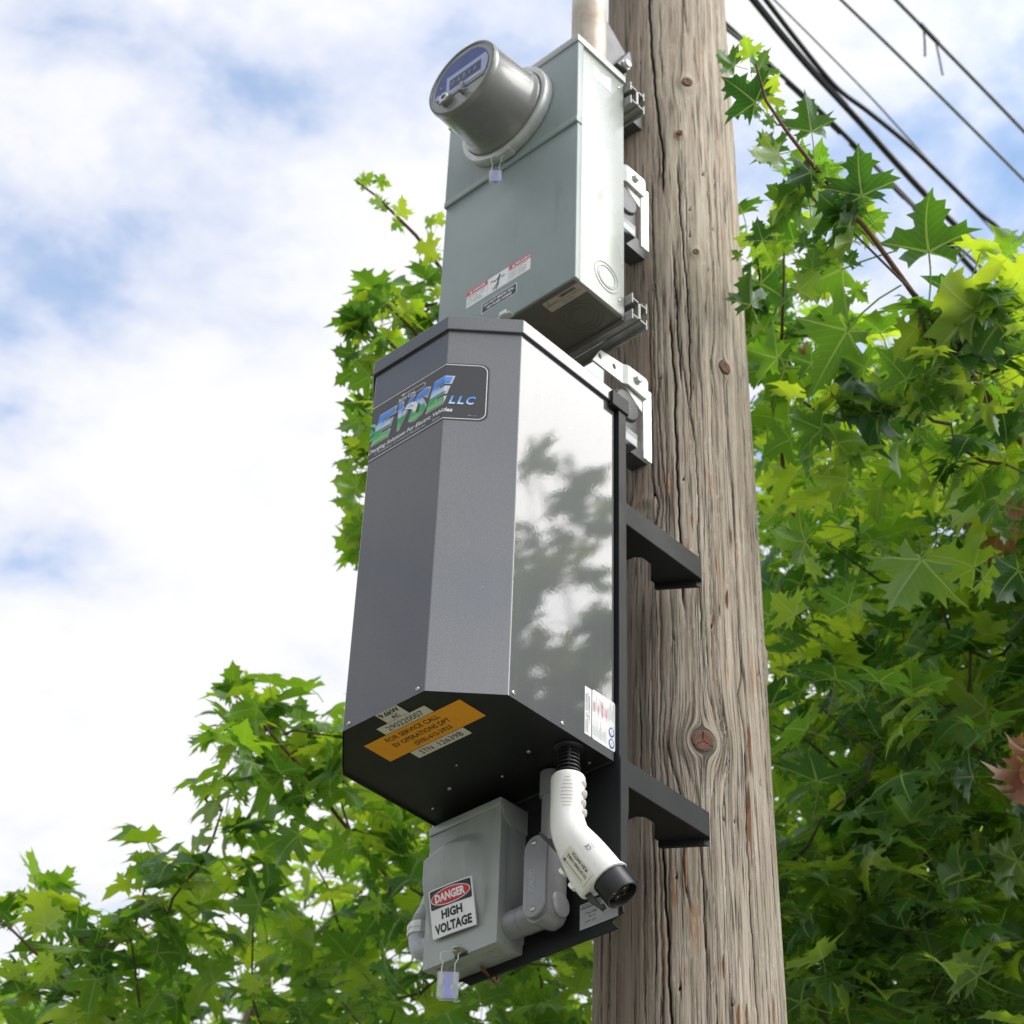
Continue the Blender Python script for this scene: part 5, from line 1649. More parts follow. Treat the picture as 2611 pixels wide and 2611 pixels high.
# ------------------------------------------------------------------ maples
# clumps (x, y, z, radius, tree), single leaves (base, tip vector, normal, tree), twigs
CLUSTERS=[(-0.48,0.8,3.5,0.2,0),(-0.7,1.1,3.52,0.2,0),(-0.06,0.43,4.34,0.2,0),(-0.14,0.64,4.09,0.2,0),(-0.21,0.68,3.76,0.2,0),(-0.39,0.82,3.56,0.2,0),(-0.41,0.95,3.47,0.2,0),(-0.42,0.89,3.31,0.2,0),(-0.43,0.93,3.17,0.2,0),(-0.19,0.89,3.86,0.2,0),(-0.2,0.79,3.64,0.2,0),(-0.31,1.08,3.73,0.2,0),(-0.26,0.93,3.42,0.2,0),(-0.38,1.02,3.34,0.2,0),(-0.51,1.34,3.33,0.2,0),(-0.04,0.89,4.22,0.2,0),(-0.1,1.0,4.06,0.2,0),(-0.05,0.94,3.83,0.2,0),(-0.2,1.1,3.83,0.2,0),(-0.24,1.13,3.64,0.2,0),(-0.22,1.02,3.47,0.2,0),(-0.32,1.23,3.4,0.2,0),(-0.38,1.29,3.3,0.2,0),(0.32,0.67,4.23,0.2,0),(0.21,0.92,4.27,0.2,0),(0.14,1.0,4.2,0.2,0),(0.09,1.02,4.03,0.2,0),(0.03,1.0,3.68,0.2,0),(-0.16,1.2,3.42,0.2,0),(-0.14,1.2,3.21,0.2,0),(0.32,0.93,4.23,0.2,0),(0.25,1.1,4.18,0.2,0),(0.2,1.06,4.03,0.2,0),(0.16,1.18,3.84,0.2,0),(0.21,1.03,3.68,0.2,0),(0.05,1.26,3.67,0.2,0),(-0.08,1.49,3.47,0.2,0),(-0.16,1.53,3.36,0.2,0),(0.51,0.84,4.02,0.2,0),(0.26,1.23,3.88,0.2,0),(0.21,1.2,3.57,0.2,0),(0.09,1.41,3.54,0.2,0),(0.06,1.33,3.38,0.2,0),(0.15,1.24,3.15,0.2,0),(-0.46,1.18,4.81,0.26,0),(-0.58,1.24,4.67,0.26,0),(-0.61,1.18,4.43,0.26,0),(-0.74,1.36,4.36,0.26,0),(-0.62,1.29,3.97,0.26,0),(-0.85,1.55,4.03,0.26,0),(-0.84,1.52,3.74,0.26,0),(-0.84,1.42,3.55,0.26,0),(-1.11,1.9,3.62,0.26,0),(-0.27,1.13,4.39,0.26,0),(-0.33,1.2,4.31,0.26,0),(-0.64,1.65,4.44,0.26,0),(-0.7,1.68,4.25,0.26,0),(-0.57,1.36,3.8,0.26,0),(-0.83,1.76,3.83,0.26,0),(-0.95,1.95,3.84,0.26,0),(-0.7,1.59,3.38,0.26,0),(-0.17,1.32,4.64,0.26,0),(-0.25,1.48,4.59,0.26,0),(-0.3,1.45,4.35,0.26,0),(-0.33,1.37,4.2,0.26,0),(-0.51,1.62,4.07,0.26,0),(-0.47,1.68,3.99,0.26,0),(-0.52,1.75,3.77,0.26,0),(-0.51,1.61,3.59,0.26,0),(-0.67,1.78,3.48,0.26,0),(0.12,1.09,4.61,0.26,0),(-0.09,1.65,4.88,0.26,0),(-0.09,1.51,4.51,0.26,0),(-0.16,1.67,4.49,0.26,0),(-0.33,1.77,4.32,0.26,0),(-0.2,1.44,3.96,0.26,0),(-0.35,1.71,3.95,0.26,0),(-0.33,1.76,3.74,0.26,0),(-0.55,2.03,3.73,0.26,0),(-0.43,1.8,3.44,0.26,0),(0.15,1.36,4.74,0.26,0),(-0.04,1.73,4.87,0.26,0),(0.14,1.37,4.36,0.26,0),(-0.08,1.66,4.34,0.26,0),(0.02,1.6,4.17,0.26,0),(-0.08,1.54,3.94,0.26,0),(-0.19,1.75,3.88,0.26,0),(-0.43,2.16,3.97,0.26,0),(-0.34,1.91,3.6,0.26,0),(-0.32,1.91,3.46,0.26,0),(0.29,1.47,4.76,0.26,0),(0.24,1.65,4.69,0.26,0),(0.23,1.6,4.38,0.26,0),(0.16,1.61,4.22,0.26,0),(0.12,1.57,4.07,0.26,0),(0.04,1.81,3.96,0.26,0),(-0.03,1.77,3.87,0.26,0),(-0.19,2.03,3.8,0.26,0),(-0.25,2.15,3.71,0.26,0),(-0.22,1.95,3.43,0.26,0),(-0.75,1.6,5.39,0.32,0),(-1.1,1.99,5.46,0.32,0),(-0.99,1.96,5.14,0.32,0),(-1.14,2.01,4.83,0.32,0),(-1.01,1.96,4.45,0.32,0),(-1.3,2.23,4.39,0.32,0),(-1.49,2.51,4.35,0.32,0),(-1.6,2.77,4.18,0.32,0),(-0.57,1.82,5.11,0.32,0),(-0.85,2.1,5.13,0.32,0),(-0.84,2.04,4.71,0.32,0),(-1.19,2.59,4.9,0.32,0),(-1.11,2.51,4.44,0.32,0),(-1.3,2.68,4.4,0.32,0),(-1.07,2.3,3.94,0.32,0),(-0.45,2.1,5.47,0.32,0),(-0.32,1.81,4.98,0.32,0),(-0.51,2.02,4.87,0.32,0),(-0.54,2.0,4.63,0.32,0),(-0.8,2.4,4.63,0.32,0),(-1.03,2.86,4.64,0.32,0),(-1.01,2.77,4.23,0.32,0),(-1.13,2.9,4.1,0.32,0),(-0.26,2.13,5.47,0.32,0),(-0.23,2.14,5.08,0.32,0),(-0.41,2.5,5.14,0.32,0),(-0.61,2.56,4.87,0.32,0),(-0.62,2.73,4.64,0.32,0),(-0.68,2.75,4.42,0.32,0),(-0.93,2.99,4.34,0.32,0),(-0.89,2.82,3.94,0.32,0),(0.06,2.18,5.28,0.32,0),(-0.17,2.37,5.19,0.32,0),(-0.28,2.73,5.19,0.32,0),(-0.25,2.37,4.7,0.32,0),(-0.29,2.44,4.39,0.32,0),(-0.38,2.56,4.23,0.32,0),(-0.71,3.05,4.29,0.32,0),(-0.57,2.86,3.9,0.32,0),(-0.0,0.26,4.5,0.1,0),(-0.03,0.33,4.49,0.1,0),(-0.15,0.43,4.55,0.1,0),(0.0,0.35,4.36,0.1,0),(0.4,0.53,4.39,0.1,0),(0.31,0.63,4.44,0.1,0),(0.15,0.77,4.44,0.1,0),(0.0,0.38,4.27,0.1,0),(0.96,0.68,3.8,0.27,0),(2.17,0.84,3.96,0.27,0),(2.15,1.95,4.66,0.27,0),(2.43,0.55,4.21,0.27,0),(2.65,2.7,4.63,0.27,0),(2.69,1.95,5.08,0.27,0),(1.38,2.07,4.64,0.27,0),(1.9,0.64,3.86,0.27,0),(1.23,0.62,3.66,0.27,0),(2.19,0.65,4.33,0.27,0),(2.45,2.36,5.02,0.27,0),(2.4,2.62,5.28,0.27,0),(2.21,2.72,4.3,0.27,0),(1.12,0.55,3.65,0.27,0),(1.69,1.5,4.35,0.27,0),(2.46,0.6,4.17,0.27,0),(2.04,1.3,3.96,0.27,0),(2.15,1.3,4.44,0.27,0),(1.94,2.71,5.17,0.27,0),(1.05,2.22,4.54,0.27,0),(1.52,0.68,3.92,0.27,0),(1.64,2.17,4.81,0.27,0),(-2.29,-0.07,3.42,0.17,1),(-1.98,0.0,3.37,0.17,1),(-2.18,0.19,3.28,0.17,1),(-1.98,0.15,3.43,0.17,1),(-1.75,0.17,3.53,0.17,1),(-1.73,0.29,3.54,0.17,1),(-1.6,0.23,3.32,0.17,1),(-1.95,0.52,3.4,0.17,1),(-1.45,0.4,3.6,0.17,1),(-1.47,0.49,3.4,0.17,1),(-1.42,0.52,3.26,0.17,1),(-1.31,0.47,3.91,0.17,1),(-1.25,0.48,3.79,0.17,1),(-1.57,0.74,3.62,0.17,1),(-1.35,0.71,4.1,0.17,1),(-1.19,0.58,3.75,0.17,1),(-1.22,0.61,3.45,0.17,1),(-1.38,0.79,3.34,0.17,1),(-1.13,0.72,3.66,0.17,1),(-1.12,0.77,3.53,0.17,1),(-1.34,0.93,3.31,0.17,1),(-1.08,0.85,4.04,0.17,1),(-1.1,0.87,3.84,0.17,1),(-1.19,0.95,3.75,0.17,1),(-1.0,0.84,3.54,0.17,1),(-1.29,1.1,3.52,0.17,1),(-1.21,1.05,3.39,0.17,1),(-0.87,0.89,3.75,0.17,1),(-0.93,0.96,3.72,0.17,1),(-1.17,1.22,3.6,0.17,1),(-2.97,0.33,3.64,0.24,1),(-2.44,0.16,3.57,0.24,1),(-2.44,0.23,3.48,0.24,1),(-2.54,0.4,3.57,0.24,1),(-2.31,0.68,3.71,0.24,1),(-2.22,0.65,3.54,0.24,1),(-2.4,0.99,3.89,0.24,1),(-2.3,0.97,3.64,0.24,1),(-1.98,0.83,3.69,0.24,1),(-2.43,1.19,3.74,0.24,1),(-1.75,0.8,4.03,0.24,1),(-1.75,0.92,3.88,0.24,1),(-1.91,1.08,3.82,0.24,1),(-1.89,1.16,4.46,0.24,1),(-1.97,1.26,4.28,0.24,1),(-1.91,1.25,4.02,0.24,1),(-2.0,1.35,3.71,0.24,1),(-1.38,1.02,4.22,0.24,1),(-1.48,1.05,4.0,0.24,1),(-1.82,1.38,4.08,0.24,1),(-1.75,1.34,3.63,0.24,1),(-1.69,1.54,4.48,0.24,1),(-1.5,1.39,4.14,0.24,1),(-1.79,1.62,4.16,0.24,1),(-1.63,1.47,3.82,0.24,1),(-3.5,0.85,4.14,0.3,1),(-3.12,0.58,3.75,0.3,1),(-2.98,0.79,3.81,0.3,1),(-2.79,0.96,3.8,0.3,1),(-3.05,1.72,4.14,0.3,1),(-2.23,1.37,4.25,0.3,1),(-2.56,1.64,4.15,0.3,1),(-2.35,1.7,4.74,0.3,1),(-2.22,2.09,4.87,0.3,1),(-2.44,2.32,4.09,0.3,1),(-0.74,-0.02,4.53,0.06,1),(-0.71,0.02,4.6,0.06,1),(-0.69,0.05,4.64,0.06,1),(-0.87,0.09,4.62,0.06,1),(-0.84,0.1,4.54,0.08,1),(-0.9,0.12,4.5,0.07,1),(-0.73,0.01,4.26,0.07,1),(-0.85,0.1,4.31,0.07,1),(-0.99,0.23,4.38,0.06,1),(-1.04,0.28,4.31,0.05,1),(-0.97,0.22,4.3,0.06,1),(-0.68,0.01,4.47,0.1,1),(-0.83,0.15,4.49,0.1,1),(-0.84,0.16,4.34,0.1,1),(-0.91,0.23,4.3,0.1,1),(-0.95,0.26,4.22,0.06,1),(-0.79,0.0,4.69,0.04,1),(-0.91,0.35,4.23,0.07,1),(-1.0,0.48,4.19,0.07,1),(-0.92,0.42,3.99,0.07,1),(-0.96,0.46,3.91,0.08,1),(-1.31,0.17,3.91,0.08,1),(-1.25,0.17,3.91,0.09,1),(-1.17,0.08,3.72,0.1,1),(-1.35,0.31,3.95,0.1,1),(-1.28,0.15,3.7,0.07,1),(-1.46,0.13,3.62,0.07,1),(-1.29,0.1,3.53,0.07,1),(-1.37,0.12,3.49,0.09,1),(-1.73,0.09,3.6,0.09,1),(-1.5,0.04,3.45,0.09,1),(-1.46,0.11,3.46,0.08,1),(-1.24,0.32,3.96,0.08,1),(-1.07,0.24,3.83,0.06,1),(0.35,0.24,4.04,0.06,0),(0.38,0.28,4.02,0.1,0),(0.37,0.39,4.05,0.13,0),(0.44,0.26,4.06,0.06,0),(0.49,0.26,4.08,0.06,0),(0.47,0.32,4.01,0.12,0),(0.21,0.39,4.11,0.13,0),(0.1,0.36,4.08,0.13,0),(0.25,0.47,4.06,0.13,0),(0.32,0.52,3.96,0.13,0),(0.32,-0.05,4.2,0.03,0),(0.35,0.04,4.14,0.04,0)]
